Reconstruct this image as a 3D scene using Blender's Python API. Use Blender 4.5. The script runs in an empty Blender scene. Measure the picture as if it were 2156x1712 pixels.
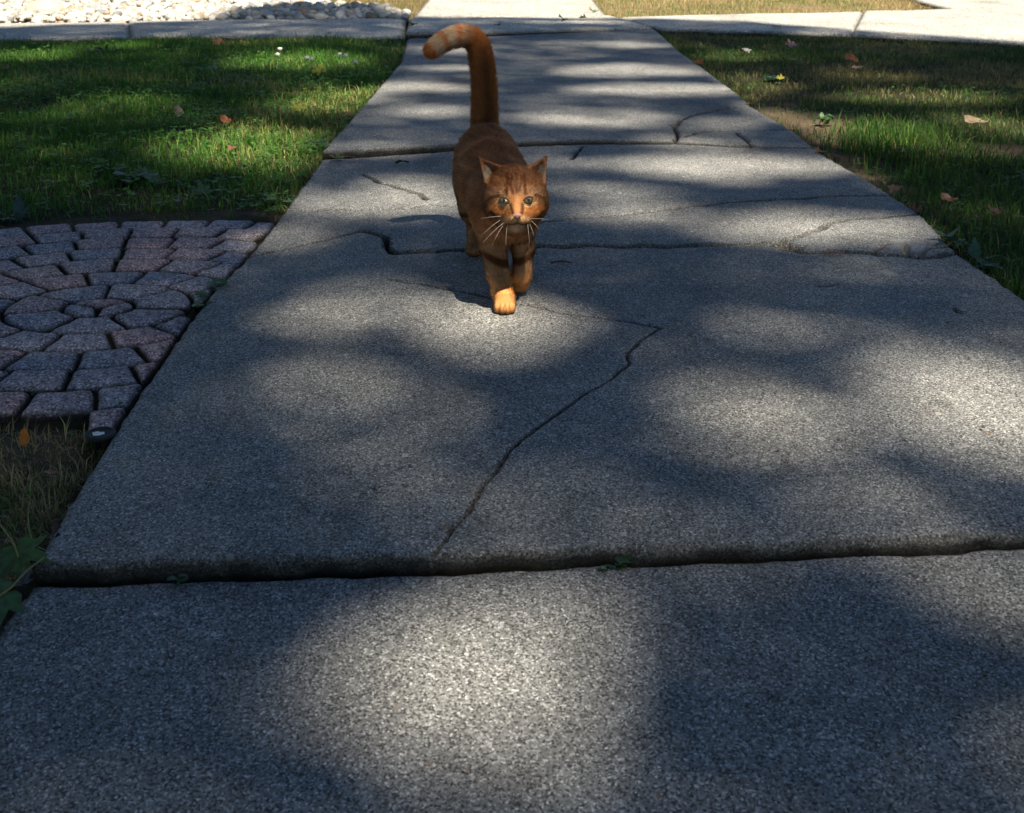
import bpy, math, random
import numpy as np
from mathutils import Vector, Matrix

# ---------------------------------------------------------------- camera
scene = bpy.context.scene
col = scene.collection
H = 0.62                       # eye height in metres: somebody crouching on the walk
FPX, IW, IH = 2950.0, 2156.0, 1712.0
VPX, VPY = 1046.0, -183.0      # vanishing point of the walk
_d = Vector(((VPX - IW/2), -(VPY - IH/2), -FPX)).normalized()      # +Y seen from the camera
_th = math.atan2(IH/2 - VPY, FPX)
_yaw = math.atan2(-(VPX - IW/2), FPX / math.cos(_th))
cam_d = bpy.data.cameras.new('camera')
cam = bpy.data.objects.new('camera', cam_d)
col.objects.link(cam)
cam.location = (0, 0, H)
cam.rotation_euler = (math.pi/2 - _th, 0, -_yaw)
cam_d.sensor_width = 36.0
cam_d.lens = 36.0 * FPX / IW
cam_d.clip_start = 0.05
cam_d.clip_end = 3000
cam_d.dof.use_dof = True
cam_d.dof.focus_distance = 2.2
cam_d.dof.aperture_fstop = 20
scene.camera = cam

# ---------------------------------------------------------------- light
SUN_EL, SUN_AZ = math.radians(54), math.radians(20)       # behind the camera, to the right
SUNV = Vector((math.cos(SUN_EL)*math.sin(SUN_AZ), -math.cos(SUN_EL)*math.cos(SUN_AZ), math.sin(SUN_EL)))
world = bpy.data.worlds.new('World')
scene.world = world
world.use_nodes = True
wn = world.node_tree.nodes
sky = wn.new('ShaderNodeTexSky')
sky.sky_type = 'NISHITA'
sky.sun_disc = False
sky.sun_elevation = SUN_EL
sky.sun_rotation = math.atan2(SUNV.x, SUNV.y)
sky.air_density = 1.0
sky.dust_density = 0.0
sky.ozone_density = 3.0
world.node_tree.links.new(sky.outputs[0], wn['Background'].inputs[0])
wn['Background'].inputs[1].default_value = 0.05
sun_d = bpy.data.lights.new('sun', 'SUN')
sun = bpy.data.objects.new('sun', sun_d)
col.objects.link(sun)
sun_d.energy = 5.0
sun_d.angle = math.radians(0.53)
sun_d.color = (1.0, 0.90, 0.715)
sun.rotation_euler = SUNV.to_track_quat('Z', 'Y').to_euler()
sun.location = SUNV * 60
scene.view_settings.view_transform = 'Standard'
scene.view_settings.look = 'None'
scene.view_settings.gamma = 1.0
scene.view_settings.exposure = 1.15
scene.view_settings.use_curve_mapping = False
scene.cycles.max_bounces = 6
scene.cycles.transparent_max_bounces = 8
scene.cycles.sample_clamp_indirect = 4

# ---------------------------------------------------------------- helpers
rng = np.random.default_rng(7)
random.seed(7)
_R = np.array(cam.rotation_euler.to_matrix())

def ray(u, v):
    d = np.array([u - IW/2, -(v - IH/2), -FPX])
    return _R @ d
def g(u, v, z=0.0):
    """where the sight line through a point of the photo meets the level z"""
    d = ray(u, v)
    t = (z - H) / d[2]
    return np.array([d[0]*t, d[1]*t])
def at(u, v, Y):
    """the point at depth Y on a sight line"""
    d = ray(u, v)
    t = Y / d[1]
    return np.array([d[0]*t, Y, H + d[2]*t])
def gl(pts): return np.array([g(*p) for p in pts])

def _hash(ix, iy, seed):
    n = (ix.astype(np.int64)*374761393 + iy.astype(np.int64)*668265263 + seed*1274126177) & 0x7fffffff
    n = ((n ^ (n >> 13)) * 1274126177) & 0x7fffffff
    return ((n ^ (n >> 16)) & 0xffff) / 65535.0
def vnoise(x, y, seed=0):
    ix, iy = np.floor(x), np.floor(y)
    fx, fy = x - ix, y - iy
    fx = fx*fx*(3 - 2*fx); fy = fy*fy*(3 - 2*fy)
    a = _hash(ix, iy, seed); b = _hash(ix + 1, iy, seed)
    c = _hash(ix, iy + 1, seed); d = _hash(ix + 1, iy + 1, seed)
    return (a*(1 - fx) + b*fx)*(1 - fy) + (c*(1 - fx) + d*fx)*fy
def fbm(x, y, seed=0, oct=4):
    s, a, t = 0, 0.5, 0
    for k in range(oct):
        s = s + a*vnoise(x*2**k + 17.3*k, y*2**k - 9.1*k, seed + k); t += a; a *= 0.5
    return s/t
def smooth(e0, e1, x):
    t = np.clip((x - e0)/(e1 - e0), 0, 1)
    return t*t*(3 - 2*t)
def inpoly(x, y, poly):
    r = np.zeros(np.shape(x), bool)
    n = len(poly)
    for i in range(n):
        x0, y0 = poly[i]; x1, y1 = poly[(i + 1) % n]
        c = ((y0 > y) != (y1 > y)) & (x < (x1 - x0)*(y - y0)/(y1 - y0 + 1e-12) + x0)
        r ^= c
    return r
def segdist(x, y, line):
    """distance to a polyline, and how far along it (0..1)"""
    best = np.full(np.shape(x), 1e9); tt = np.zeros(np.shape(x))
    n = len(line) - 1
    for i in range(n):
        ax, ay = line[i]; bx, by = line[i + 1]
        dx, dy = bx - ax, by - ay
        t = np.clip(((x - ax)*dx + (y - ay)*dy)/(dx*dx + dy*dy + 1e-15), 0, 1)
        d = np.hypot(x - ax - t*dx, y - ay - t*dy)
        m = d < best
        best = np.where(m, d, best); tt = np.where(m, (i + t)/n, tt)
    return best, tt
def resample(line, n):
    line = np.asarray(line, float)
    s = np.r_[0, np.cumsum(np.hypot(*np.diff(line[:, :2], axis=0).T))]
    q = np.linspace(0, s[-1], n)
    return np.stack([np.interp(q, s, line[:, k]) for k in range(line.shape[1])], 1)
def rough(line, step, amp, seed):
    """a polyline broken up the way concrete breaks"""
    line = np.asarray(line, float)
    L = np.hypot(*np.diff(line, axis=0).T).sum()
    p = resample(line, max(3, int(L/step)))
    t = np.gradient(p, axis=0); t /= np.linalg.norm(t, axis=1)[:, None] + 1e-9
    s = np.arange(len(p))*step
    o = (fbm(s*25, s*0 + seed, seed, 3) - 0.5)*2*amp
    o[0] *= 0.2; o[-1] *= 0.2
    return p + np.stack([-t[:, 1], t[:, 0]], 1)*o[:, None]

def mesh_obj(name, V, Fq=None, Ft=None, mat=None, parent=None, colors=None, sm=False, attr='tint'):
    """one mesh object out of numpy arrays of quads and triangles"""
    V = np.asarray(V, np.float32)
    me = bpy.data.meshes.new(name)
    nq = 0 if Fq is None else len(Fq); nt = 0 if Ft is None else len(Ft)
    loops = []
    if nq: loops.append(np.asarray(Fq, np.int32).ravel())
    if nt: loops.append(np.asarray(Ft, np.int32).ravel())
    loops = np.concatenate(loops)
    me.vertices.add(len(V)); me.vertices.foreach_set('co', V.ravel())
    me.loops.add(len(loops)); me.loops.foreach_set('vertex_index', loops)
    me.polygons.add(nq + nt)
    st = np.r_[np.arange(nq)*4, nq*4 + np.arange(nt)*3].astype(np.int32)
    me.polygons.foreach_set('loop_start', st)
    me.update(calc_edges=True)
    me.validate()
    if sm: me.polygons.foreach_set('use_smooth', np.ones(nq + nt, bool))
    if colors is not None:
        for nm, c in ({attr: colors} if not isinstance(colors, dict) else colors).items():
            a = me.color_attributes.new(nm, 'FLOAT_COLOR', 'POINT')
            c4 = np.ones((len(V), 4), np.float32); c4[:, :3] = c[:, :3]
            a.data.foreach_set('color', c4.ravel())
    if mat: me.materials.append(mat)
    return link(name, me, parent)
def link(name, me, parent=None):
    o = bpy.data.objects.new(name, me)
    col.objects.link(o)
    if parent: o.parent = parent
    return o
def tag(o, label=None, cat=None, group=None, kind=None):
    if label: o['label'] = label
    if cat: o['category'] = cat
    if group: o['group'] = group
    if kind: o['kind'] = kind
    return o
def empty(name, loc=(0, 0, 0)):
    o = bpy.data.objects.new(name, None)
    o.location = loc; o.empty_display_size = 0.05
    col.objects.link(o)
    return o
def struct(name, label, cat=None):
    return tag(empty(name), label, cat, kind='structure')

# ---------------------------------------------------------------- materials
def newmat(name):
    m = bpy.data.materials.new(name); m.use_nodes = True
    nt = m.node_tree
    return m, nt, nt.nodes['Principled BSDF']
def N(nt, kind, **kw):
    n = nt.nodes.new(kind)
    for k, v in kw.items():
        if k in n.inputs: n.inputs[k].default_value = v
        else: setattr(n, k, v)
    return n
def ramp(nt, src, stops, interp='LINEAR'):
    r = nt.nodes.new('ShaderNodeValToRGB'); r.color_ramp.interpolation = interp
    e = r.color_ramp.elements
    while len(e) < len(stops): e.new(0.5)
    for q, (p, c) in zip(e, stops):
        q.position = p; q.color = (*c, 1) if len(c) == 3 else c
    nt.links.new(src, r.inputs[0])
    return r.outputs[0]
def mix(nt, fac, a, b, mode='MIX'):
    m = nt.nodes.new('ShaderNodeMix'); m.data_type = 'RGBA'; m.blend_type = mode
    for s, v in ((m.inputs[0], fac), (m.inputs[6], a), (m.inputs[7], b)):
        if hasattr(v, 'links'): nt.links.new(v, s)
        elif isinstance(v, (int, float)): s.default_value = v
        else: s.default_value = (*v, 1)
    return m.outputs[2]
def math_(nt, op, a, b=0.0, clamp=False):
    m = nt.nodes.new('ShaderNodeMath'); m.operation = op; m.use_clamp = clamp
    for s, v in ((m.inputs[0], a), (m.inputs[1], b)):
        if hasattr(v, 'links'): nt.links.new(v, s)
        else: s.default_value = v
    return m.outputs[0]
def grey(v): return (v, v, v)

def aggregate(name, tone, grain=260.0, warm=(0.98, 0.985, 0.985), contrast=1.0, dirt_recess=True, per_object=False, bump=0.8):
    """weathered concrete with its sand and small stones laid bare"""
    m, nt, b = newmat(name)
    tc = N(nt, 'ShaderNodeTexCoord')
    co = N(nt, 'ShaderNodeNewGeometry').outputs['Position']
    if per_object:
        co = tc.outputs['Object']
    mp = N(nt, 'ShaderNodeMapping'); mp.inputs['Scale'].default_value = (1.0, 0.68, 1.0)
    nt.links.new(co, mp.inputs['Vector']); co = mp.outputs[0]      # drawn out a little along the walk by the float
    v1 = N(nt, 'ShaderNodeTexVoronoi', Scale=grain); nt.links.new(co, v1.inputs['Vector'])
    sep = N(nt, 'ShaderNodeSeparateColor'); nt.links.new(v1.outputs['Color'], sep.inputs[0])
    c = contrast
    t = lambda x: grey(tone*(1 + (x - 1)*c))
    grains = ramp(nt, sep.outputs[0], [(0.0, t(0.14)), (0.16, t(0.32)), (0.30, t(0.8)), (0.70, t(1.08)), (0.84, t(1.5)), (0.96, t(2.2)), (1.0, t(3.0))])
    n0 = N(nt, 'ShaderNodeTexNoise', Scale=grain*0.55, Detail=3.0, Roughness=0.7); nt.links.new(co, n0.inputs['Vector'])
    fine = ramp(nt, n0.outputs['Fac'], [(0.3, grey(0.55)), (0.7, grey(1.4))])
    grains = mix(nt, 0.8, grains, fine, 'MULTIPLY')
    # sparse pebbles in the mix, pale, slate and rust
    v2 = N(nt, 'ShaderNodeTexVoronoi', Scale=62.0, Randomness=1.0); nt.links.new(co, v2.inputs['Vector'])
    sp2 = N(nt, 'ShaderNodeSeparateColor'); nt.links.new(v2.outputs['Color'], sp2.inputs[0])
    rare = math_(nt, 'GREATER_THAN', sp2.outputs[1], 0.80)
    size = math_(nt, 'MULTIPLY_ADD', sp2.outputs[2], 0.20); nt.nodes[-1].inputs[2].default_value = 0.07
    inside = math_(nt, 'LESS_THAN', v2.outputs['Distance'], size)
    peb = math_(nt, 'MULTIPLY', rare, inside)
    pcol = ramp(nt, sp2.outputs[0], [(0.0, (0.09, 0.10, 0.11)), (0.3, (0.16, 0.16, 0.16)), (0.42, (0.30, 0.17, 0.10)), (0.5, (0.45, 0.43, 0.40)), (0.75, (0.6, 0.58, 0.54)), (1.0, (0.75, 0.74, 0.72))], 'CONSTANT')
    base = mix(nt, math_(nt, 'MULTIPLY', peb, 0.65), grains, pcol)
    # stains that wander over metres
    n1 = N(nt, 'ShaderNodeTexNoise', Scale=2.3, Detail=5.0, Roughness=0.6); nt.links.new(co, n1.inputs['Vector'])
    st = ramp(nt, n1.outputs['Fac'], [(0.25, (0.60, 0.58, 0.55)), (0.42, (0.92, 0.91, 0.90)), (0.56, (1, 1, 1)), (0.75, (1.22, 1.21, 1.18))])
    n3 = N(nt, 'ShaderNodeTexNoise', Scale=7.0, Detail=6.0, Roughness=0.72); nt.links.new(co, n3.inputs['Vector'])
    blot = ramp(nt, n3.outputs['Fac'], [(0.30, (0.62, 0.62, 0.60)), (0.40, grey(0.94)), (0.62, grey(1.0)), (0.70, grey(1.18))])
    base = mix(nt, 0.7, base, blot, 'MULTIPLY')
    base = mix(nt, 1.0, base, st, 'MULTIPLY')
    n2 = N(nt, 'ShaderNodeTexNoise', Scale=19.0, Detail=4.0, Roughness=0.7); nt.links.new(co, n2.inputs['Vector'])
    st2 = ramp(nt, n2.outputs['Fac'], [(0.3, grey(0.8)), (0.7, grey(1.15))])
    base = mix(nt, 1.0, base, st2, 'MULTIPLY')
    base = mix(nt, 1.0, base, warm, 'MULTIPLY')
    if per_object:
        oi = N(nt, 'ShaderNodeObjectInfo')
        hue = ramp(nt, oi.outputs['Random'], [(0.0, (0.80, 0.86, 0.96)), (0.3, (0.95, 0.97, 1.02)), (0.5, (1.05, 0.98, 0.98)), (0.72, (1.12, 0.93, 0.92)), (0.88, (1.26, 0.93, 0.88)), (1.0, (1.1, 1.06, 0.96))])
        base = mix(nt, 1.0, base, hue, 'MULTIPLY')
    if dirt_recess:
        a = N(nt, 'ShaderNodeVertexColor', layer_name='dirt_recess')
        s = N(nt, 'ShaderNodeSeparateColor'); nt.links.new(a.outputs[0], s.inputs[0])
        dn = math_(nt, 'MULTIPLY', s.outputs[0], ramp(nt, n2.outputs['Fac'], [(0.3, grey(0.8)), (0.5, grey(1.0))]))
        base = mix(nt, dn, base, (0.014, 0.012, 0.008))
        base = mix(nt, math_(nt, 'MULTIPLY', s.outputs[1], 0.45), base, (0.50, 0.49, 0.48))      # pale cement smears
        base = mix(nt, math_(nt, 'MULTIPLY', s.outputs[2], 0.7), base, (0.03, 0.16, 0.15))      # a spot of teal paint
    nt.links.new(base, b.inputs['Base Color'])
    b.inputs['Roughness'].default_value = 0.85
    b.inputs['Specular IOR Level'].default_value = 0.25
    # relief: grains stand proud
    hgt = math_(nt, 'SUBTRACT', 0.6, v1.outputs['Distance'])
    hgt = math_(nt, 'ADD', hgt, math_(nt, 'MULTIPLY', sep.outputs[1], 0.8))
    hgt = math_(nt, 'ADD', hgt, math_(nt, 'MULTIPLY', n0.outputs['Fac'], 0.8))
    bp = N(nt, 'ShaderNodeBump', Strength=min(1.0, 0.75*bump), Distance=0.6/grain)
    nt.links.new(hgt, bp.inputs['Height']); nt.links.new(bp.outputs[0], b.inputs['Normal'])
    return m
M = {}
M['walk'] = aggregate('walk_concrete', 0.25, grain=560, contrast=0.9)
M['sidewalk'] = aggregate('sidewalk_concrete', 0.48, grain=200, warm=(1.0, 0.97, 0.91), contrast=0.6)
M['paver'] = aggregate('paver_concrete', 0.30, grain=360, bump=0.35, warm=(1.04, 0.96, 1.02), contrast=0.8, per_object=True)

def vcol_mat(name, attr='tint', rough=0.7, transl=0.0, noise=0.0, nscale=40.0, spec=0.3, sheen=0.0, ramp_=(0.6, 1.4)):
    """takes the thing's own colour from its vertices; thin things let light through"""
    m, nt, b = newmat(name)
    a = N(nt, 'ShaderNodeVertexColor', layer_name=attr).outputs[0]
    if noise:
        n = N(nt, 'ShaderNodeTexNoise', Scale=nscale, Detail=4.0)
        nt.links.new(N(nt, 'ShaderNodeNewGeometry').outputs['Position'], n.inputs['Vector'])
        a = mix(nt, noise, a, ramp(nt, n.outputs['Fac'], [(0.25, grey(ramp_[0])), (0.75, grey(ramp_[1]))]), 'MULTIPLY')
    nt.links.new(a, b.inputs['Base Color'])
    b.inputs['Roughness'].default_value = rough
    b.inputs['Specular IOR Level'].default_value = spec
    if sheen: b.inputs['Sheen Weight'].default_value = sheen
    if transl:
        t = N(nt, 'ShaderNodeBsdfTranslucent'); nt.links.new(a, t.inputs[0])
        mx = N(nt, 'ShaderNodeMixShader'); mx.inputs[0].default_value = transl
        nt.links.new(b.outputs[0], mx.inputs[1]); nt.links.new(t.outputs[0], mx.inputs[2])
        nt.links.new(mx.outputs[0], nt.nodes['Material Output'].inputs[0])
    return m
M['grass'] = vcol_mat('grass_blades', rough=0.55, transl=0.35, spec=0.35)
M['leaf'] = vcol_mat('leaf_blades', rough=0.5, transl=0.25, spec=0.4, noise=0.6, nscale=120)
M['crown'] = vcol_mat('crown_leaves', rough=0.5, transl=0.08, spec=0.3)
M['stone'] = vcol_mat('river_stone', rough=0.6, noise=0.7, nscale=55, ramp_=(0.75, 1.15))
M['twig'] = vcol_mat('twig_bark', rough=0.85, noise=0.7, nscale=300)
def plain(name, c, rough=0.6, spec=0.4, nscale=60.0, amt=0.35, bump=0.0):
    m, nt, b = newmat(name)
    n = N(nt, 'ShaderNodeTexNoise', Scale=nscale, Detail=4.0)
    nt.links.new(N(nt, 'ShaderNodeNewGeometry').outputs['Position'], n.inputs['Vector'])
    nt.links.new(mix(nt, 1.0, c, ramp(nt, n.outputs['Fac'], [(0.25, grey(1 - amt)), (0.75, grey(1 + amt))]), 'MULTIPLY'), b.inputs['Base Color'])
    b.inputs['Roughness'].default_value = rough
    b.inputs['Specular IOR Level'].default_value = spec
    if bump:
        bp = N(nt, 'ShaderNodeBump', Strength=0.6, Distance=bump)
        nt.links.new(n.outputs['Fac'], bp.inputs['Height']); nt.links.new(bp.outputs[0], b.inputs['Normal'])
    return m
M['bark'] = plain('tree_bark', (0.10, 0.075, 0.055), 0.9, 0.2, 9.0, 0.5, 0.03)
M['black_plastic'] = plain('black_plastic', (0.022, 0.023, 0.026), 0.65, 0.3, 80, 0.3)
M['white_paper'] = plain('white_label', (0.75, 0.75, 0.77), 0.5, 0.4, 90, 0.1)
def soil_mat():
    m, nt, b = newmat('soil')
    co = N(nt, 'ShaderNodeNewGeometry').outputs['Position']
    a = N(nt, 'ShaderNodeVertexColor', layer_name='tint').outputs[0]
    n1 = N(nt, 'ShaderNodeTexNoise', Scale=45.0, Detail=8.0, Roughness=0.75); nt.links.new(co, n1.inputs['Vector'])
    n2 = N(nt, 'ShaderNodeTexNoise', Scale=6.0, Detail=4.0); nt.links.new(co, n2.inputs['Vector'])
    c = mix(nt, 1.0, a, ramp(nt, n1.outputs['Fac'], [(0.3, grey(0.5)), (0.7, grey(1.5))]), 'MULTIPLY')
    c = mix(nt, 1.0, c, ramp(nt, n2.outputs['Fac'], [(0.3, grey(0.75)), (0.7, grey(1.2))]), 'MULTIPLY')
    nt.links.new(c, b.inputs['Base Color'])
    b.inputs['Roughness'].default_value = 0.95; b.inputs['Specular IOR Level'].default_value = 0.1
    bp = N(nt, 'ShaderNodeBump', Strength=0.8, Distance=0.012)
    nt.links.new(n1.outputs['Fac'], bp.inputs['Height']); nt.links.new(bp.outputs[0], b.inputs['Normal'])
    return m
M['soil'] = soil_mat()
# ================================================================ THE SETTING
# edges of the walk, from the street end to the near end
LEFT = gl([(857, 85), (843, 134), (770, 225), (680, 334), (615, 425), (596, 450), (517, 548), (442, 622), (373, 715), (308, 810), (272, 865), (226, 940), (145, 1066), (100, 1136), (70, 1190), (18, 1262), (-70, 1390), (-280, 1700), (-420, 1900)])
RIGHT = gl([(1378, 61), (1443, 117), (1548, 195), (1583, 225), (1673, 278), (1728, 322), (1828, 380), (1935, 450), (2008, 525), (2028, 543), (2125, 606), (2156, 628), (2350, 765), (2860, 1130), (3100, 1310), (3700, 1750), (4000, 1960)])
def edge_between(E, ya, yb, n=60):
    """the stretch of an edge from depth ya to yb"""
    o = np.argsort(E[:, 1]); Y = np.linspace(ya, yb, n)
    return np.stack([np.interp(Y, E[o, 1], E[o, 0]), Y], 1)
def edge_x(E, y):
    o = np.argsort(E[:, 1]); return np.interp(y, E[o, 1], E[o, 0])

def coons(Fr, Bk, Lf, Rt, nu, nv):
    Fr, Bk = resample(Fr, nu), resample(Bk, nu)
    Lf, Rt = resample(Lf, nv), resample(Rt, nv)
    u = np.linspace(0, 1, nu)[None, :, None]; v = np.linspace(0, 1, nv)[:, None, None]
    S = (1 - v)*Fr[None] + v*Bk[None] + (1 - u)*Lf[:, None] + u*Rt[:, None] \
        - ((1 - u)*(1 - v)*Fr[0] + u*(1 - v)*Fr[-1] + (1 - u)*v*Bk[0] + u*v*Bk[-1])
    return S[..., 0], S[..., 1]

def concrete(parent, name, Fr, Bk, Lf, Rt, step, cracks=(), z=(0, 0, 0, 0), mat='walk', seed=0, holes=(), pale=(), teal=(), depth=0.10, lift=None, round_=0.0035, split=True):
    """a poured slab as a fine height field: worn edges, cracks cut in; it falls into pieces where the cracks run right through"""
    w = max(np.hypot(*np.diff(Fr, axis=0).T).sum(), np.hypot(*np.diff(Bk, axis=0).T).sum())
    l = max(np.hypot(*np.diff(Lf, axis=0).T).sum(), np.hypot(*np.diff(Rt, axis=0).T).sum())
    nu, nv = int(w/step) + 2, int(l/step) + 2
    X, Y = coons(Fr, Bk, Lf, Rt, nu, nv)
    u = np.linspace(0, 1, nu)[None, :]; v = np.linspace(0, 1, nv)[:, None]
    Z = (z[0]*(1 - u) + z[1]*u)*(1 - v) + (z[2]*(1 - u) + z[3]*u)*v
    if lift is not None: Z = Z + lift(X, Y)
    Z = Z + (fbm(X*4, Y*4, seed, 4) - 0.5)*0.006 + (fbm(X*40, Y*40, seed + 5, 3) - 0.5)*0.0016
    e = np.minimum(np.minimum(u*w, (1 - u)*w), np.minimum(v*l, (1 - v)*l))*np.ones_like(X)
    e = e + (fbm(X*35, Y*35, seed + 3, 3) - 0.5)*0.012
    Z = Z - round_*np.clip(1 - e/(round_*2.2), 0, 1.4)**2
    dirt_recess = 0.6*np.clip(1 - e/0.008, 0, 1)
    core = np.zeros(X.shape, bool)
    for k, (line, wd, dp) in enumerate(cracks):
        ln = rough(line, 0.010, max(wd*1.2, 0.0055), seed*31 + k)
        x0, x1 = ln[:, 0].min() - .05, ln[:, 0].max() + .05; y0, y1 = ln[:, 1].min() - .05, ln[:, 1].max() + .05
        m = (X > x0) & (X < x1) & (Y > y0) & (Y < y1)
        if not m.any(): continue
        d, t = segdist(X[m], Y[m], ln)
        ww = wd*(0.55 + 0.9*fbm(X[m]*30, Y[m]*30, seed + k, 2))
        prof = np.clip(1 - d/ww, 0, 1)
        Z[m] -= dp*smooth(0, 0.5, prof)
        # chipped lips
        Z[m] -= 0.0022*np.clip(1 - d/(ww*3.2), 0, 1)**2
        dirt_recess[m] = np.maximum(dirt_recess[m], np.clip(1.5 - d/(ww*0.9), 0, 1))
        c = core[m]; c |= d < max(wd*0.6, step*0.75); core[m] = c
    P = np.zeros(X.shape); T = np.zeros(X.shape)
    for c, rx, ry, dp in holes:
        q = ((X - c[0])/rx)**2 + ((Y - c[1])/ry)**2
        q = q + (fbm(X*70, Y*70, seed + 8, 3) - 0.5)*1.6
        k = smooth(1.2, 0.4, q)
        Z -= dp*k*(0.35 + 0.9*vnoise(X*110, Y*110, 3)); dirt_recess = np.maximum(dirt_recess, 0.8*k)
    for c, rx, ry in pale:
        q = np.hypot((X - c[0])/rx, (Y - c[1])/ry) + (fbm(X*30, Y*30, 4, 3) - 0.5)*1.5
        P = np.maximum(P, smooth(1.1, 0.3, q)); Z += 0.0015*P
    for c, rx, ry in teal:
        q = np.hypot((X - c[0])/rx, (Y - c[1])/ry) + (fbm(X*30, Y*30, 9, 3) - 0.5)
        T = np.maximum(T, smooth(1.1, 0.5, q))
    # pieces
    fcore = core[:-1, :-1] | core[1:, :-1] | core[:-1, 1:] | core[1:, 1:]
    lab = np.zeros(fcore.shape, int); nl = 0
    if split and core.any():
        lab[:] = -1; free = ~fcore
        # label by running minimum over rows and columns until nothing changes
        ids = np.where(free, np.arange(free.size).reshape(free.shape), -1)
        for it in range(400):
            old = ids.copy()
            for ax in (0, 1):
                for rev in (False, True):
                    A = ids if not rev else np.flip(ids, ax)
                    A = np.moveaxis(A, ax, 0)
                    for i in range(1, A.shape[0]):
                        mm = (A[i] >= 0) & (A[i-1] >= 0)
                        A[i][mm] = np.maximum(A[i][mm], A[i-1][mm])
            if (old == ids).all(): break
        un, cnt = np.unique(ids[ids >= 0], return_counts=True)
        keep = un[cnt*step*step > 0.004]
        for k, q in enumerate(keep): lab[ids == q] = k
        nl = len(keep)
        for it in range(400):
            if (lab >= 0).all(): break
            pad = np.pad(lab, 1, constant_values=-1)
            for sh in ((0, 1), (2, 1), (1, 0), (1, 2)):
                nb = pad[sh[0]:sh[0] + lab.shape[0], sh[1]:sh[1] + lab.shape[1]]
                mm = (lab < 0) & (nb >= 0); lab[mm] = nb[mm]
    nl = max(nl, 1)
    idx = np.arange(nu*nv).reshape(nv, nu)
    quads = np.stack([idx[:-1, :-1], idx[:-1, 1:], idx[1:, 1:], idx[1:, :-1]], -1).reshape(-1, 4)
    V = np.stack([X, Y, Z], -1).reshape(-1, 3)
    C = np.stack([dirt_recess, P, T], -1).reshape(-1, 3)
    # sides: the border goes down in rows
    ring = np.r_[idx[0, :], idx[1:, -1], idx[-1, -2::-1], idx[-2:0:-1, 0]]
    def owner(i):
        r, c = divmod(int(i), nu); return lab[min(r, nv - 2), min(c, nu - 2)]
    own = np.array([owner(i) for i in ring])
    cx, cy = X.mean(), Y.mean()
    rows = [ring]; VV = [V]; CC = [C]; base = len(V)
    for k, dz in enumerate((0.006, 0.018, 0.035, depth)):
        p = V[ring].copy(); p[:, 2] -= dz
        nz = (fbm(p[:, 0]*60 + k, p[:, 1]*60 + p[:, 2]*90, seed + 21, 3) - 0.5)*0.010
        dxy = np.stack([cx - p[:, 0], cy - p[:, 1]], 1); dxy /= np.linalg.norm(dxy, axis=1)[:, None]
        p[:, :2] += dxy*(nz[:, None] + 0.002*k)
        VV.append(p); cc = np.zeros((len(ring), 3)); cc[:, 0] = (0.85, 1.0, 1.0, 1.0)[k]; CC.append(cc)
        rows.append(base + np.arange(len(ring))); base += len(ring)
    V = np.concatenate(VV); C = np.concatenate(CC)
    side, sown = [], []
    nx = np.roll(np.arange(len(ring)), -1)
    for a, b in zip(rows[:-1], rows[1:]):
        side.append(np.stack([a, b, b[nx], a[nx]], 1)); sown.append(own)
    Q = np.concatenate([quads] + side); O = np.concatenate([lab.ravel()] + sown)
    out = []
    for k in range(nl):
        q = Q[O == k]
        used, inv = np.unique(q, return_inverse=True)
        out.append(mesh_obj(name, V[used], Fq=inv.reshape(-1, 4), mat=M[mat], parent=parent, colors={'dirt_recess': C[used]}, sm=True))
    return out

J1 = rough(gl([(62, 1186), (200, 1184), (420, 1178), (640, 1174), (860, 1172), (1080, 1166), (1300, 1155), (1500, 1150), (1750, 1142), (1950, 1134), (2156, 1128), (2860, 1110)]), 0.02, 0.006, 5)
J1[0] = [edge_x(LEFT, J1[0][1]), J1[0][1]]; J1[-1] = [edge_x(RIGHT, J1[-1][1]), J1[-1][1]]
J3 = gl([(680, 336), (744, 333), (828, 327), (892, 322), (952, 317), (1093, 310), (1180, 306), (1278, 304), (1378, 304), (1423, 304), (1520, 309), (1608, 311), (1710, 312)])
J3[0, 0] = edge_x(LEFT, J3[0, 1]); J3[-1, 0] = edge_x(RIGHT, J3[-1, 1])
J4 = gl([(843, 134), (975, 131), (1078, 128), (1278, 122), (1443, 117)])
J4[0, 0] = edge_x(LEFT, J4[0, 1]); J4[-1, 0] = edge_x(RIGHT, J4[-1, 1])
J5 = gl([(855, 80), (1020, 76), (1078, 73), (1278, 65), (1378, 61)])

walk = struct('walkway', 'cracked grey exposed aggregate concrete front walk', 'walkway')
def off(line, dy): l = line.copy(); l[:, 1] += dy; return l
# nearest slab, sunk below the next one
NEAR = np.array([[edge_x(LEFT, 0.55), 0.55], [edge_x(RIGHT, 0.55), 0.55]])
j1f = off(J1, -0.010)
s = concrete(walk, 'slab', resample(NEAR, 8), j1f, edge_between(LEFT, 0.55, j1f[0, 1]), edge_between(RIGHT, 0.55, j1f[-1, 1]), 0.006,
             z=(-0.008, -0.004, -0.0195, -0.0070), seed=2)
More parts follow.
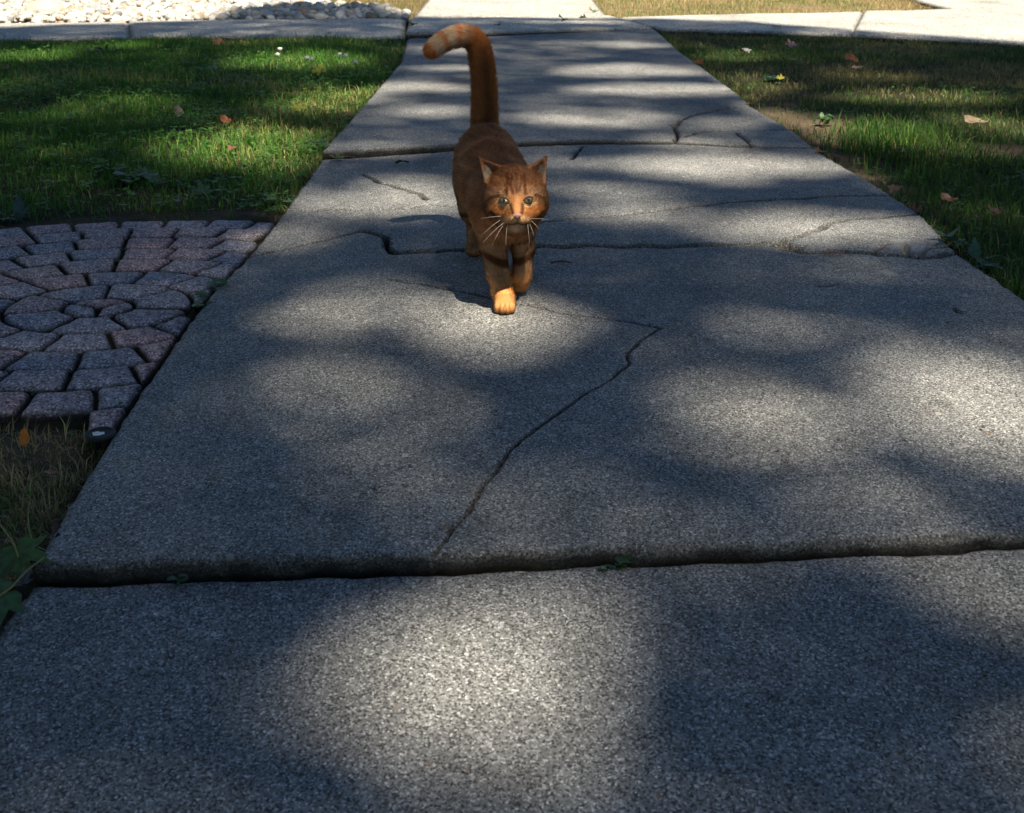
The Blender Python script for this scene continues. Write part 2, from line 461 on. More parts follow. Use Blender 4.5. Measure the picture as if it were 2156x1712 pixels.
# the two slabs behind it, cast against a groove joint and badly broken
def lift_b(X, Y):
    return 0*X
B_cr = [
    (gl([(905, 1180), (950, 1120), (1000, 1050), (1020, 1015), (1062, 968), (1070, 945), (1120, 905), (1190, 865), (1250, 820), (1300, 785), (1325, 765), (1322, 740), (1345, 715), (1390, 690)]), 0.0024, 0.013),
    (gl([(815, 588), (876, 595), (950, 610), (1060, 632), (1180, 657), (1294, 673), (1390, 690)]), 0.0034, 0.005),
    (gl([(500, 544), (600, 524), (680, 505), (757, 485)]), 0.0042, 0.008),
    (gl([(757, 485), (805, 497), (812, 513), (834, 530)]), 0.010, 0.03),
    (gl([(834, 530), (990, 527), (1130, 520), (1300, 518), (1480, 516), (1600, 515), (1650, 519)]), 0.0145, 0.06),
    (gl([(1650, 519), (1690, 528), (1800, 532), (1900, 538), (1945, 540), (1990, 536), (2040, 530)]), 0.0125, 0.06),
    (gl([(1653, 510), (1703, 487), (1748, 470), (1818, 460), (1928, 451), (1960, 448)]), 0.0088, 0.045),
    (gl([(590, 446), (757, 440), (866, 437), (900, 431), (965, 435), (1060, 455), (1128, 470), (1203, 460), (1303, 452), (1428, 437), (1528, 425), (1678, 419), (1803, 412), (1878, 411), (1900, 411)]), 0.0070, 0.04),
    (gl([(764, 366), (796, 382), (812, 387), (885, 408), (898, 419)]), 0.0066, 0.035),
    (gl([(1230, 308), (1205, 335)]), 0.0060, 0.014),
    (gl([(1835, 532), (1858, 515), (1885, 508)]), 0.005, 0.010),
    (gl([(1898, 514), (1911, 532)]), 0.008, 0.016),
    (gl([(1943, 540), (1958, 522), (2005, 516)]), 0.007, 0.014),
    (gl([(1720, 605), (1760, 600)]), 0.004, 0.006),
    (gl([(2012, 650), (2025, 660)]), 0.006, 0.008),
]
parts = concrete(walk, 'slab', J1, J3, edge_between(LEFT, J1[0, 1], J3[0, 1]), edge_between(RIGHT, J1[-1, 1], J3[-1, 1]), 0.0041, cracks=B_cr,
                 z=(0.0, 0.0, 0.0, 0.0), seed=4, holes=[(g(1655, 517), 0.022, 0.05, 0.02), (g(1680, 521), 0.012, 0.03, 0.012)],
                 pale=[(g(1905, 522), 0.06, 0.045), (g(1868, 578), 0.022, 0.03), (g(1890, 505), 0.03, 0.02)])
C_cr = [
    (gl([(1423, 304), (1426, 290), (1424, 278), (1413, 266)]), 0.0065, 0.02),
    (gl([(1424, 268), (1428, 260), (1453, 246), (1508, 233), (1553, 226), (1600, 222)]), 0.0065, 0.02),
    (gl([(1424, 297), (1468, 282), (1528, 277), (1653, 274), (1700, 273)]), 0.006, 0.008),
    (gl([(1550, 279), (1583, 308)]), 0.006, 0.008),
]
parts = concrete(walk, 'slab', off(J3, 0.016), J4, edge_between(LEFT, J3[0, 1] + 0.016, J4[0, 1]), edge_between(RIGHT, J3[-1, 1] + 0.016, J4[-1, 1]), 0.0075, cracks=C_cr,
                 z=(0.020, 0.001, 0.002, 0.002), seed=6, teal=[(g(1100, 161), 0.075, 0.05)], holes=[(g(1530, 192), 0.02, 0.03, 0.01)])
parts = concrete(walk, 'slab', off(J4, 0.02), off(J5, -0.03), edge_between(LEFT, J4[0, 1] + 0.02, J5[0, 1] - 0.03), edge_between(RIGHT, J4[-1, 1] + 0.02, J5[-1, 1] - 0.03), 0.014,
                 z=(-0.004, -0.004, 0.0, 0.0), seed=8)

# the public pavement that crosses it
pave = struct('sidewalk', 'pale concrete sidewalk crossing behind the lawns', 'sidewalk')
def strip(pts): return gl(pts)
SW_BACK_L = strip([(-1500, 62), (-700, 54), (0, 48), (300, 45), (500, 42), (855, 40)])
SW_FRONT_L = strip([(-1500, 100), (-700, 90), (0, 82), (350, 77), (550, 77), (852, 79)])
SW_BACK_R = strip([(1293, 36), (1528, 29), (1753, 25), (2003, 20), (2300, 14), (3000, 6)])
SW_FRONT_R = strip([(1380, 61), (1578, 65), (1773, 73), (2040, 86), (2330, 105), (3000, 150)])
def cut(line, i0, i1): return line[i0:i1 + 1]
def lerp2(a, b, n=12): return np.linspace(a, b, n)
# the square where they meet
concrete(pave, 'slab', J5, lerp2(g(863, 41), g(1287, 35)), lerp2(J5[0], g(863, 41)), lerp2(J5[-1], g(1287, 35)), 0.02, z=(0.03, 0.008, 0.01, 0.01), mat='sidewalk', seed=11, round_=0.012)
def run(back, front, cuts, seed):
    for k in range(len(cuts) - 1):
        a, b = cuts[k], cuts[k + 1]
        bk, fr = resample(back, 61), resample(front, 61)
        bk, fr = bk[a:b + 1].copy(), fr[a:b + 1].copy()
        concrete(pave, 'slab', fr, bk, lerp2(fr[0], bk[0]), lerp2(fr[-1], bk[-1]), 0.034, z=(0.004*(k % 2),)*4, mat='sidewalk', seed=seed + k, round_=0.012)
run(SW_BACK_L, SW_FRONT_L, [0, 14, 29, 44, 60], 13)
run(SW_BACK_R + [0.03, 0], SW_FRONT_R + [0.03, 0], [0, 17, 34, 51, 60], 23)
# beyond the pavement the walk goes on to the street
concrete(pave, 'slab', lerp2(g(868, 39.4), g(1276, 33.6)), lerp2(g(912, -12), g(1236, -14)), lerp2(g(868, 39.4), g(912, -12)), lerp2(g(1276, 33.6), g(1236, -14)), 0.03, z=(0.008,)*4, mat='sidewalk', seed=31, round_=0.012)
concrete(pave, 'slab', lerp2(g(913, -12.6), g(1235, -14.6)), lerp2(g(938, -45), g(1203, -46)), lerp2(g(913, -12.6), g(938, -45)), lerp2(g(1235, -14.6), g(1203, -46)), 0.04, z=(0.008,)*4, mat='sidewalk', seed=32, round_=0.012)
drive = struct('driveway', 'sunlit pale concrete driveway at the far right', 'driveway')
DRV = [g(1935, 2), g(2003, 19.0), g(2300, 13.2), g(3000, 5.2), g(3000, -40), g(1830, -38)]
concrete(drive, 'slab', np.array([DRV[1], DRV[2], DRV[3]]), lerp2(DRV[5], DRV[4]), np.array([DRV[1], DRV[0], DRV[5]]), lerp2(DRV[3], DRV[4]), 0.05, z=(0.002,)*4, mat='sidewalk', seed=41, round_=0.012)

# ---------------------------------------------------------------- ground sheet
PATIO_C = g(206, 636)
PATIO_R = 0.735
HARD = [np.concatenate([LEFT, RIGHT[::-1]]),
        np.concatenate([SW_BACK_L, SW_FRONT_L[::-1]]), np.concatenate([SW_BACK_R, SW_FRONT_R[::-1]]),
        np.array([J5[0], J5[-1], g(1287, 35), g(863, 41)]), np.array([g(868, 39), g(1276, 33), g(1203, -46), g(938, -45)]), np.array(DRV)]
def on_hard(x, y, grow=0.0):
    r = np.zeros(np.shape(x), bool)
    for p in HARD: r |= inpoly(x, y, p)
    return r
def on_patio(x, y, grow=0.0):
    return (np.hypot(x - PATIO_C[0], y - PATIO_C[1]) < PATIO_R + grow) & (x < edge_x(LEFT, y))
ROCK = np.concatenate([SW_BACK_L[::1] + [0, 0.0], gl([(862, 30), (800, 14), (640, 2), (560, -16), (0, -34), (-1500, -30)])])
xs = np.unique(np.concatenate([-np.geomspace(5, 900, 26), np.arange(-5, 5.0001, 0.040), np.geomspace(5, 900, 26)]))
ys = np.unique(np.concatenate([-np.geomspace(0.5, 900, 24), np.arange(-0.5, 9.8, 0.040), np.geomspace(9.8, 1500, 40)]))
GX, GY = np.meshgrid(xs, ys)
def soil_z(x, y):
    return -0.026 + (fbm(x*2.2, y*2.2, 50, 3) - 0.5)*0.03 + (fbm(x*14, y*14, 51, 3) - 0.5)*0.014
BARE = g(1640, 250)
def bare(x, y):
    """trodden soil: beside the walk on the right, along the patio, and here and there"""
    d1 = np.hypot((x - BARE[0])/0.30, (y - BARE[1])/0.62)
    c2 = g(1765, 330); d2 = np.hypot((x - c2[0])/0.15, (y - c2[1])/0.45)
    dp = np.abs(np.hypot(x - PATIO_C[0], y - PATIO_C[1]) - PATIO_R - 0.075)/0.10 + 10*(y < PATIO_C[1])
    c3 = g(2030, 300); d3 = np.hypot((x - c3[0])/0.3, (y - c3[1])/0.16)
    b = np.minimum(np.minimum(d1, d2), np.minimum(dp, d3)) + (fbm(x*9, y*9, 77, 3) - 0.5)*1.1
    return smooth(1.15, 0.6, b)
GZ = soil_z(GX, GY)
hard = on_hard(GX, GY)
# keep well below paving, one cell of margin eased
GZ = np.where(hard, -0.13, GZ)
GZ = np.where(on_patio(GX, GY, -0.02) & ~hard, -0.0105 + (fbm(GX*20, GY*20, 52, 2) - .5)*.004, GZ)
gap = (GX < edge_x(LEFT, GY)) & (GX > edge_x(LEFT, GY) - 0.035) & (GY < 1.75)
GZ = np.where(gap & ~hard, GZ - 0.03, GZ)
near_p = smooth(0.14, 0.02, np.hypot(GX - PATIO_C[0], GY - PATIO_C[1]) - PATIO_R)*(GX < edge_x(LEFT, GY))
GZ = np.where(hard, GZ, np.minimum(GZ, -0.021*near_p + (1 - near_p)))
GZ = np.where(np.hypot(GX, GY) > 30, -0.05, GZ)
gv = np.stack([GX, GY, GZ], -1).reshape(-1, 3)
br = bare(GX, GY).ravel()[:, None]
dry = smooth(8.9, 9.6, GY).ravel()[:, None]
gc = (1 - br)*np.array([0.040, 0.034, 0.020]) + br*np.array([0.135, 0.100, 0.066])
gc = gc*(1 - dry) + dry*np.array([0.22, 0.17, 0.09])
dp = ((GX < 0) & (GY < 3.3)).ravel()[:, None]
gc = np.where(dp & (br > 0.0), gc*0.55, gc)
straw = ((GX < 0) & (GY < 1.72) & (GY > 0)).ravel()[:, None]
gc = np.where(straw, np.array([0.13, 0.10, 0.062]), gc)
gi = np.arange(GX.size).reshape(GX.shape)
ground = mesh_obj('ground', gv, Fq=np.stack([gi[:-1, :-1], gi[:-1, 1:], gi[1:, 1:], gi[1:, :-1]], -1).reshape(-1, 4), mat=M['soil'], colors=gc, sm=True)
tag(ground, 'dark bare soil under the lawns and beside the walk', 'ground', kind='structure')
# ================================================================ PAVER CIRCLE
patio = struct('paver_patio', 'circle of small grey and mauve concrete pavers left of the walk', 'patio')
def clip_half(poly, p, n):
    out = []
    for i in range(len(poly)):
        a, b = poly[i], poly[(i + 1) % len(poly)]
        da, db = np.dot(a - p, n), np.dot(b - p, n)
        if da <= 0: out.append(a)
        if (da < 0) != (db < 0) and abs(da - db) > 1e-12: out.append(a + (b - a)*da/(da - db))
    return np.array(out)
def chaikin(p, r):
    q = np.roll(p, -1, axis=0)
    return np.stack([p*(1 - r) + q*r, p*r + q*(1 - r)], 1).reshape(-1, 2)
def inset(p, d):
    c = p.mean(0)
    v = c - p; L = np.linalg.norm(v, axis=1)[:, None]
    return p + v/L*np.minimum(d, L*0.8)
def paver(poly, top, tilt):
    # drop doubled points, soften the corners
    keep = [i for i in range(len(poly)) if np.hypot(*(poly[i] - poly[i-1])) > 0.003]
    p = poly[keep]
    if len(p) < 3: return
    area = 0.5*abs(np.sum(p[:, 0]*np.roll(p[:, 1], -1) - np.roll(p[:, 0], -1)*p[:, 1]))
    if area < 0.0012: return
    q = np.roll(p, -1, axis=0); seg = np.hypot(*(q - p).T)
    p = np.concatenate([a + (b - a)*np.arange(max(1, round(l/0.020)))[:, None]/max(1, round(l/0.020)) for a, b, l in zip(p, q, seg)])
    p = chaikin(chaikin(p, 0.25), 0.25)[::2]
    c = p.mean(0); n = len(p); rel = p - c
    jit = lambda k: (fbm(p[:, 0]*90 + k, p[:, 1]*90, 61, 2) - 0.5)*0.0014
    rings = []
    for k, (d, dz) in enumerate(((0.0, -0.055), (0.0, -0.014), (0.0010, -0.0080), (0.0040, -0.0032), (0.0095, -0.0004))):
        q = inset(rel + np.stack([jit(k), jit(k + 9)], 1), d)
        rings.append(np.c_[q, top + dz + q[:, 0]*tilt[0] + q[:, 1]*tilt[1]])
    V = np.concatenate(rings + [np.array([[0, 0, top + 0.0006]])])
    Q, T = [], []
    for k in range(len(rings) - 1):
        for i in range(n):
            j = (i + 1) % n
            Q.append((k*n + i, k*n + j, (k + 1)*n + j, (k + 1)*n + i))
    for i in range(n): T.append(((len(rings) - 1)*n + i, (len(rings) - 1)*n + (i + 1) % n, len(V) - 1))
    o = mesh_obj('paver', V, Fq=np.array(Q), Ft=np.array(T), mat=M['paver'], parent=patio, sm=True, colors={'dirt_recess': np.concatenate([np.tile((w, 0, 0), (n, 1)) for w in (1, 1, .9, .35, 0)] + [np.zeros((1, 3))])})  # soil dirt plus recess darkening painted into the sides and rims
    o.location = (c[0], c[1], 0)
pr = random.Random(4)
r_in = 0.0
for ring in range(8):
    r_out = 0.060 if ring == 0 else r_in + 0.096
    n = 3 if ring == 0 else max(5, round(2*math.pi*(r_in + r_out)/2/0.094))
    ph = (ph + math.pi/n*(1 + pr.uniform(-.35, .35))) if ring > 1 else 0.7 + ring
    for k in range(n):
        w = 0.14/n if ring else 0.0
        a0, a1 = ph + 2*math.pi*(k + pr.uniform(-w, w))/n, ph + 2*math.pi*(k + 1)/n
        gp = 0.0019
        ro, ri = r_out - gp, r_in + gp
        g0 = gp/max(ro, .03)
        ao = np.linspace(a0 + g0, a1 - g0, 7 if ring < 2 else 5)
        gi_ = gp/max(ri, .02)
        ai = np.linspace(a1 - min(gi_, 0.3), a0 + min(gi_, 0.3), 5 if ring < 3 else 4)
        poly = np.concatenate([np.stack([np.cos(ao), np.sin(ao)], 1)*ro, np.stack([np.cos(ai), np.sin(ai)], 1)*ri]) + PATIO_C
        if ring == 0: poly = np.concatenate([np.stack([np.cos(ao), np.sin(ao)], 1)*ro, [[0.004*math.cos((a0+a1)/2), 0.004*math.sin((a0+a1)/2)]]]) + PATIO_C
        # trimmed where the walk's edge runs through the ring
        yy = poly[:, 1].mean()
        pa = np.array([edge_x(LEFT, yy - 0.1), yy - 0.1]); pb = np.array([edge_x(LEFT, yy + 0.1), yy + 0.1])
        t = (pb - pa)/np.linalg.norm(pb - pa); nrm = np.array([t[1], -t[0]])
        poly = clip_half(poly, pa - nrm*0.012, nrm)
        if len(poly) > 2 and (yy < 1.735 or (ring == 7 and yy < PATIO_C[1] - 0.18)): continue      # overgrown here
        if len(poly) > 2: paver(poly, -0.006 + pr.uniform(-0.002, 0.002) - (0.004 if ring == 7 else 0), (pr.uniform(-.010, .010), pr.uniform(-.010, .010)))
    r_in = r_out

# ================================================================ RIVER ROCKS
rocks = struct('rock_bed', 'bed of white and tan river stones behind the sidewalk', 'rock bed')
def ico(sub=2):
    import bmesh
    bm = bmesh.new(); bmesh.ops.create_icosphere(bm, subdivisions=sub, radius=1.0)
    V = np.array([v.co[:] for v in bm.verts]); T = np.array([[v.index for v in f.verts] for f in bm.faces]); bm.free()
    return V, T
IV, IT = ico(2)
stone_tones = [tuple(0.72*q for q in w) for w in [(0.66, 0.64, 0.60), (0.72, 0.70, 0.67), (0.55, 0.52, 0.47), (0.62, 0.55, 0.45), (0.58, 0.42, 0.30), (0.40, 0.40, 0.40), (0.30, 0.31, 0.33), (0.70, 0.66, 0.58), (0.52, 0.50, 0.50), (0.45, 0.36, 0.27), (0.75, 0.73, 0.71), (0.5, 0.54, 0.5)]]
def stone_shape(seed):
    r = np.random.default_rng(seed)
    V = IV.copy()
    for k in range(4):
        d = r.normal(size=3); d /= np.linalg.norm(d)
        V *= (1 + 0.16*r.uniform(-1, 1)*np.cos(2.2*(V @ d) + r.uniform(0, 6)))[:, None]
    for k in range(3):      # a few worn flats
        d = r.normal(size=3); d /= np.linalg.norm(d); q = V @ d
        V -= np.clip(q - 0.72, 0, 1)[:, None]*d*0.8
    return V*np.array([1, r.uniform(.65, .9), r.uniform(.5, .7)])
stone_me = []
for k in range(24):
    c = np.tile(stone_tones[k % 12], (len(IV), 1))
    o = mesh_obj('stone', stone_shape(k), Ft=IT, mat=M['stone'], colors=c, sm=True)
    stone_me.append(o.data); bpy.data.objects.remove(o)
sx, sy = np.meshgrid(np.arange(-4.8, 0.2, 0.058), np.arange(8.2, 11.9, 0.05))
sx = sx + rng.uniform(-.03, .03, sx.shape); sy = sy + rng.uniform(-.03, .03, sy.shape)
ok = inpoly(sx, sy, ROCK + np.array([0, 0.02]))
sx, sy = sx[ok], sy[ok]
ss = rng.choice([0.020, 0.027, 0.034, 0.043], len(sx), p=[.25, .37, .28, .10])*rng.uniform(.85, 1.15, len(sx))
sz = rng.uniform(0.0, 0.035, len(sx)) - 0.02
seen = (sx > -0.36*sy) & (sy < 11.2)
order = np.argsort(-(ss/sy)*seen)
SV, ST, SC, base = [], [], [], 0
for q, i in enumerate(order):
    k = int(rng.choice(24, p=np.array([3, 3, 2, 2, 1.2, 1, .6, 3, 1.6, .7, 3, .5]*2)/43.2))
    rz, rx, ry = rng.uniform(0, 6.28), rng.uniform(-.5, .5), rng.uniform(-.5, .5)
    mw = Matrix.Translation((sx[i], sy[i], sz[i])) @ Matrix.Rotation(rz, 4, 'Z') @ Matrix.Rotation(rx, 4, 'X') @ Matrix.Rotation(ry, 4, 'Y') @ Matrix.Scale(ss[i], 4)
    if q < 298:
        o = link('stone', stone_me[k], rocks); o.matrix_world = mw
    else:
        A = np.array(mw); V = stone_shape(k) if q < 0 else None
        if k not in globals().setdefault('_sc', {}): _sc[k] = stone_shape(k)
        SV.append(_sc[k] @ A[:3, :3].T + A[:3, 3]); ST.append(IT + base); SC.append(np.tile(stone_tones[k % 12], (len(IV), 1))); base += len(IV)
o = mesh_obj('pebbles', np.concatenate(SV), Ft=np.concatenate(ST), mat=M['stone'], parent=rocks, colors=np.concatenate(SC), sm=True); tag(o, kind='stuff')
# one broad tan boulder among them
c = g(100, 27)
bo = mesh_obj('stone', stone_shape(91)*np.array([0.155, 0.15, 0.14]), Ft=IT, mat=M['stone'], parent=rocks, colors=np.tile((0.62, 0.47, 0.36), (len(IV), 1)), sm=True)
bo.location = (c[0], c[1], 0.02); bo['label'] = 'broad flat tan boulder among the white stones'

# ================================================================ GRASS
def blades(name, label, x, y, h, w, c, lean=0.5, z=None, parent=None):
    n = len(x)
    z = soil_z(x, y) - 0.004 if z is None else z
    a = rng.uniform(0, 6.283, n); b = rng.uniform(0, 6.283, n)
    le = np.abs(rng.normal(0, lean, n)) + 0.08
    dx, dy = np.cos(a)*le, np.sin(a)*le
    wx, wy = np.cos(b)*w/2, np.sin(b)*w/2
    P = np.stack([x, y, z], 1)
    nrm = 1/np.sqrt(1 + le*le)
    mid = P + np.stack([dx*h*0.32, dy*h*0.32, h*0.58], 1)*nrm[:, None]
    tip = P + np.stack([dx*h*1.0, dy*h*1.0, h*(1.0 - 0.28*np.clip(le, 0, 2.2))], 1)*nrm[:, None]
    tip[:, 2] = np.maximum(tip[:, 2], z + 0.006)
    W = np.stack([wx, wy, 0*wx], 1)
    V = np.stack([P - W, P + W, mid + W*0.8, mid - W*0.8, tip], 1).reshape(-1, 3)
    i = np.arange(n)*5
    Q = np.stack([i, i + 1, i + 2, i + 3], 1); T = np.stack([i + 3, i + 2, i + 4], 1)
    C = np.repeat(c, 5, axis=0)
    o = mesh_obj(name, V, Fq=Q, Ft=T, mat=M['grass'], colors=C)
    return tag(o, label, 'grass', kind='stuff')
GREEN = np.array([[0.045, 0.110, 0.018], [0.060, 0.140, 0.022], [0.035, 0.085, 0.018], [0.085, 0.160, 0.028], [0.050, 0.100, 0.030]])
STRAW = np.array([[0.30, 0.23, 0.11], [0.24, 0.18, 0.085], [0.36, 0.29, 0.15], [0.18, 0.13, 0.06]])
def gcol(n, drym):
    c = GREEN[rng.integers(0, 5, n)]*rng.uniform(0.75, 1.3, (n, 1))
    s = STRAW[rng.integers(0, 4, n)]*rng.uniform(0.8, 1.2, (n, 1))
    return np.where((rng.uniform(0, 1, n) < drym)[:, None], s, c)
def scatter(poly, n, keep):
    lo, hi = poly.min(0), poly.max(0)
    x, y = rng.uniform(lo[0], hi[0], n), rng.uniform(lo[1], hi[1], n)
    m = inpoly(x, y, poly); x, y = x[m], y[m]
    m = rng.uniform(0, 1, len(x)) < keep(x, y)
    return x[m], y[m]
def inview(x, y):
    return np.where((np.abs(x - 0.01*y) < 0.385*y + 0.15) & (y < 11.4), 1.0, 0.14)
# left lawn
LL = np.concatenate([LEFT[:6] + [-0.015, 0], [PATIO_C + PATIO_R*np.array([math.cos(a), math.sin(a)]) + [0, .03] for a in np.linspace(1.0, 2.6, 12)], [[-2.2, 2.6], [-4.5, 2.6]], SW_FRONT_L[:] + [0, -0.02]])
def keep_l(x, y):
    k = 1 - 0.93*bare(x, y)
    return inview(x, y)*k*(0.45 + 0.75*smooth(0.3, 0.62, fbm(x*3, y*3, 81, 3)))
x, y = scatter(LL, 440000, keep_l)
dm = smooth(0.50, 0.72, fbm(x*1.7 + 3, y*1.7, 82, 3))*0.5 + 0.06
tall = 0.40 + 1.35*fbm(x*3.2, y*3.2, 83, 3)
hh = np.clip(rng.normal(0.030, 0.010, len(x)), 0.010, .07)*tall
hh = np.where(rng.uniform(0, 1, len(x)) < 0.014, hh*1.7, hh)
blades('lawn_grass', 'patchy green grass of the lawn left of the walk', x, y, hh, rng.uniform(.0018, .0038, len(x)), gcol(len(x), dm)*[1.10, 1.42, 0.95], 0.95)
# right lawn
RL = np.concatenate([RIGHT[:15] + [0.02, 0], [[3.4, 0.5], [5.0, 0.5]], SW_FRONT_R[::-1] + [0, -0.03]])
TUFT = g(1905, 305)
def keep_r(x, y):
    k = 1 - 0.95*bare(x, y)
    return inview(x, y)*k*(0.40 + 0.75*smooth(0.3, 0.62, fbm(x*2.6, y*2.6, 91, 3)))
x, y = scatter(RL, 430000, keep_r)
near_t = np.exp(-(((x - TUFT[0])/0.24)**2 + ((y - TUFT[1])/0.45)**2))
low = smooth(3.9, 3.0, y)
dm = np.clip(smooth(0.42, 0.66, fbm(x*1.5 + 9, y*1.5, 92, 3))*0.7 + 0.20 - 0.6*near_t - 0.2*low, 0.03, 1)
hh = np.clip(rng.normal(0.026, 0.009, len(x)), 0.008, .07)*(0.75 + 0.6*fbm(x*2.5, y*2.5, 93, 3))*(1 + 0.8*near_t + 0.35*low)
cc = gcol(len(x), dm); cc = np.where((rng.uniform(0, 1, len(x)) < near_t)[:, None], cc*[1.08, 1.10, 0.95], cc)
cc = cc*[0.86, 0.98, 0.85]
blades('lawn_grass', 'thin dry and green grass of the lawn right of the walk', x, y, hh, rng.uniform(.0016, .0034, len(x)), cc, 1.0)
# a taller bright tuft by the bare soil
n = 1500
x, y = TUFT[0] + rng.normal(0, .12, n), TUFT[1] + rng.normal(0, .16, n)
m = x > edge_x(RIGHT, y) + 0.03; x, y = x[m], y[m]
blades('grass_tuft', 'tall bright green grass tuft beside the bare soil patch', x, y, rng.uniform(.035, .08, len(x)), rng.uniform(.002, .004, len(x)), gcol(len(x), 0.06)*[1.1, 1.12, .9], 0.55)
# dry corner in front of the pavers
DL = np.array([[edge_x(LEFT, 1.84) - .02, 1.84], [edge_x(LEFT, 1.30) - .025, 1.30], [edge_x(LEFT, 0.9) - .02, 0.9], [-1.25, 0.9], [-1.25, 1.84]])
x, y = scatter(DL, 52000, lambda x, y: 1.0*((y < 1.70 + 0.07*fbm(x*12, y*12, 96, 2)) | ~on_patio(x, y, -.02))*np.where(x > -1.3, 1, .3))
dm = 0.97 - 0.45*smooth(0.52, 0.70, fbm(x*6, y*6, 95, 3))
hh = np.clip(rng.normal(0.026, 0.010, len(x)), 0.008, .07)
blades('dry_grass', 'matted straw coloured grass in front of the pavers', x, y, hh, rng.uniform(.0010, .0024, len(x)), gcol(len(x), dm)*1.6, 1.9)
# grass creeping in over the outermost pavers
# verge beyond the pavement
VR = np.concatenate([SW_BACK_R[:4] + [0, 0.02], [DRV[0], DRV[5], g(1203, -46), g(1236, -14), g(1276, 33)]])
x, y = scatter(VR, 50000, lambda x, y: inview(x, y)*0.8)
dm = 0.55 + 0.4*smooth(0.4, 0.6, fbm(x*2, y*2, 97, 3))
blades('verge_grass', 'sunlit dry grass verge beyond the right sidewalk', x, y, rng.uniform(.015, .05, len(x)), rng.uniform(.002, .004, len(x)), gcol(len(x), dm)*1.6, 0.6)
VL = np.concatenate([gl([(866, 36), (862, 30), (800, 14), (640, 2), (560, -16), (560, -45), (938, -45), (910, -12)])])
x, y = scatter(VL, 36000, lambda x, y: inview(x, y))
blades('verge_grass', 'sunlit dry grass between the river stones and the far walk', x, y, rng.uniform(.015, .05, len(x)), rng.uniform(.002, .004, len(x)), gcol(len(x), 0.75 + 0*x)*1.2, 0.6)

# blades hanging out over the edges of the walk
for E, sgn, ya, yb, n, l in ((LEFT, -1, 3.15, 8.3, 5200, 'grass fringe hanging over the left edge of the walk'), (RIGHT, 1, 1.9, 8.4, 6000, 'grass fringe hanging over the right edge of the walk')):
    y = rng.uniform(ya, yb, n); x = edge_x(E, y) + sgn*(.004 + np.abs(rng.normal(0, .022, n)))
    m = (rng.uniform(0, 1, n) < .15 + smooth(.38, .62, fbm(x*5, y*5, 121, 3))) & (rng.uniform(0, 1, n) > bare(x, y)*.85); x, y = x[m], y[m]
    blades('edge_grass', l, x, y, rng.uniform(.018, .05, len(x)), rng.uniform(.0016, .0034, len(x)), gcol(len(x), .28 + 0*x)*[1.15, 1.2, 1], 1.2)

# clover and other small round leaves low in the grass
def clover(name, label, x, y, size, c, zo):
    n = len(x); V, T, C, b = [], [], [], 0
    for k in range(3):
        a = rng.uniform(0, 6.28, n)*0 + k*2.094 + np.asarray(rng.uniform(-.3, .3, n)) + (x*91 % 6.28)
        d = np.stack([np.cos(a), np.sin(a), rng.uniform(-.1, .5, n)], 1); s = np.stack([-np.sin(a), np.cos(a), 0*a], 1)
        o = np.stack([x, y, zo], 1); z = size[:, None]
        pts = [o + d*z*.08, o + d*z*.55 + s*z*.42, o + d*z*.98 + s*z*.26, o + d*z*.88, o + d*z*.98 - s*z*.26, o + d*z*.55 - s*z*.42]
        V.append(np.stack(pts, 1).reshape(-1, 3)); i = b + np.arange(n)*6
        T.append(np.concatenate([np.stack([i, i + 1, i + 3], 1), np.stack([i + 1, i + 2, i + 3], 1), np.stack([i, i + 3, i + 5], 1), np.stack([i + 5, i + 3, i + 4], 1)]))
        C.append(np.repeat(c*rng.uniform(.8, 1.25, (n, 1)), 6, axis=0)); b += n*6
    o = mesh_obj(name, np.concatenate(V), Ft=np.concatenate(T), mat=M['grass'], colors=np.concatenate(C))
    return tag(o, label, 'clover', kind='stuff')
x, y = scatter(LL, 90000, lambda x, y: inview(x, y)*(0.06 + 0.9*smooth(0.5, 0.68, fbm(x*2.3, y*2.3, 101, 3))*smooth(6.5, 3.6, y) + 0.10*smooth(.55, .7, fbm(x*4, y*4, 103, 2)))*(1 - .6*bare(x, y)))
clover('clover_patch', 'low clover and round weed leaves in the left lawn', x, y, rng.uniform(.007, .018, len(x)), np.array([0.075, 0.175, 0.028]), soil_z(x, y) + rng.uniform(.008, .04, len(x)))
x, y = scatter(RL, 70000, lambda x, y: inview(x, y)*(0.03 + 0.8*smooth(0.5, 0.68, fbm(x*2.3, y*2.3, 105, 3))*smooth(4.2, 2.8, y) + .08*smooth(.55, .7, fbm(x*4, y*4, 107, 2)))*(1 - .8*bare(x, y)))
clover('clover_patch', 'low clover and round weed leaves in the right lawn', x, y, rng.uniform(.007, .016, len(x)), np.array([0.050, 0.115, 0.028]), soil_z(x, y) + rng.uniform(.008, .035, len(x)))

# moss and soil crumbs in the patio joints
ang = rng.uniform(0, 6.28, 2600); rad = PATIO_R*np.sqrt(rng.uniform(0, 1.0, 2600))
x, y = PATIO_C[0] + rad*np.cos(ang), PATIO_C[1] + rad*np.sin(ang)
rr = (rad - 0.060) % 0.096
m = ((rr < 0.007) | (rr > 0.089)) & (x < edge_x(LEFT, y)) & (vnoise(x*9, y*9, 5) > 0.5)
x, y = x[m], y[m]
clover('joint_moss', 'tiny green sprouts in the joints between the pavers', x, y, rng.uniform(.004, .008, len(x)), np.array([0.07, 0.12, 0.03]), -0.012 + rng.uniform(0, .008, len(x)))

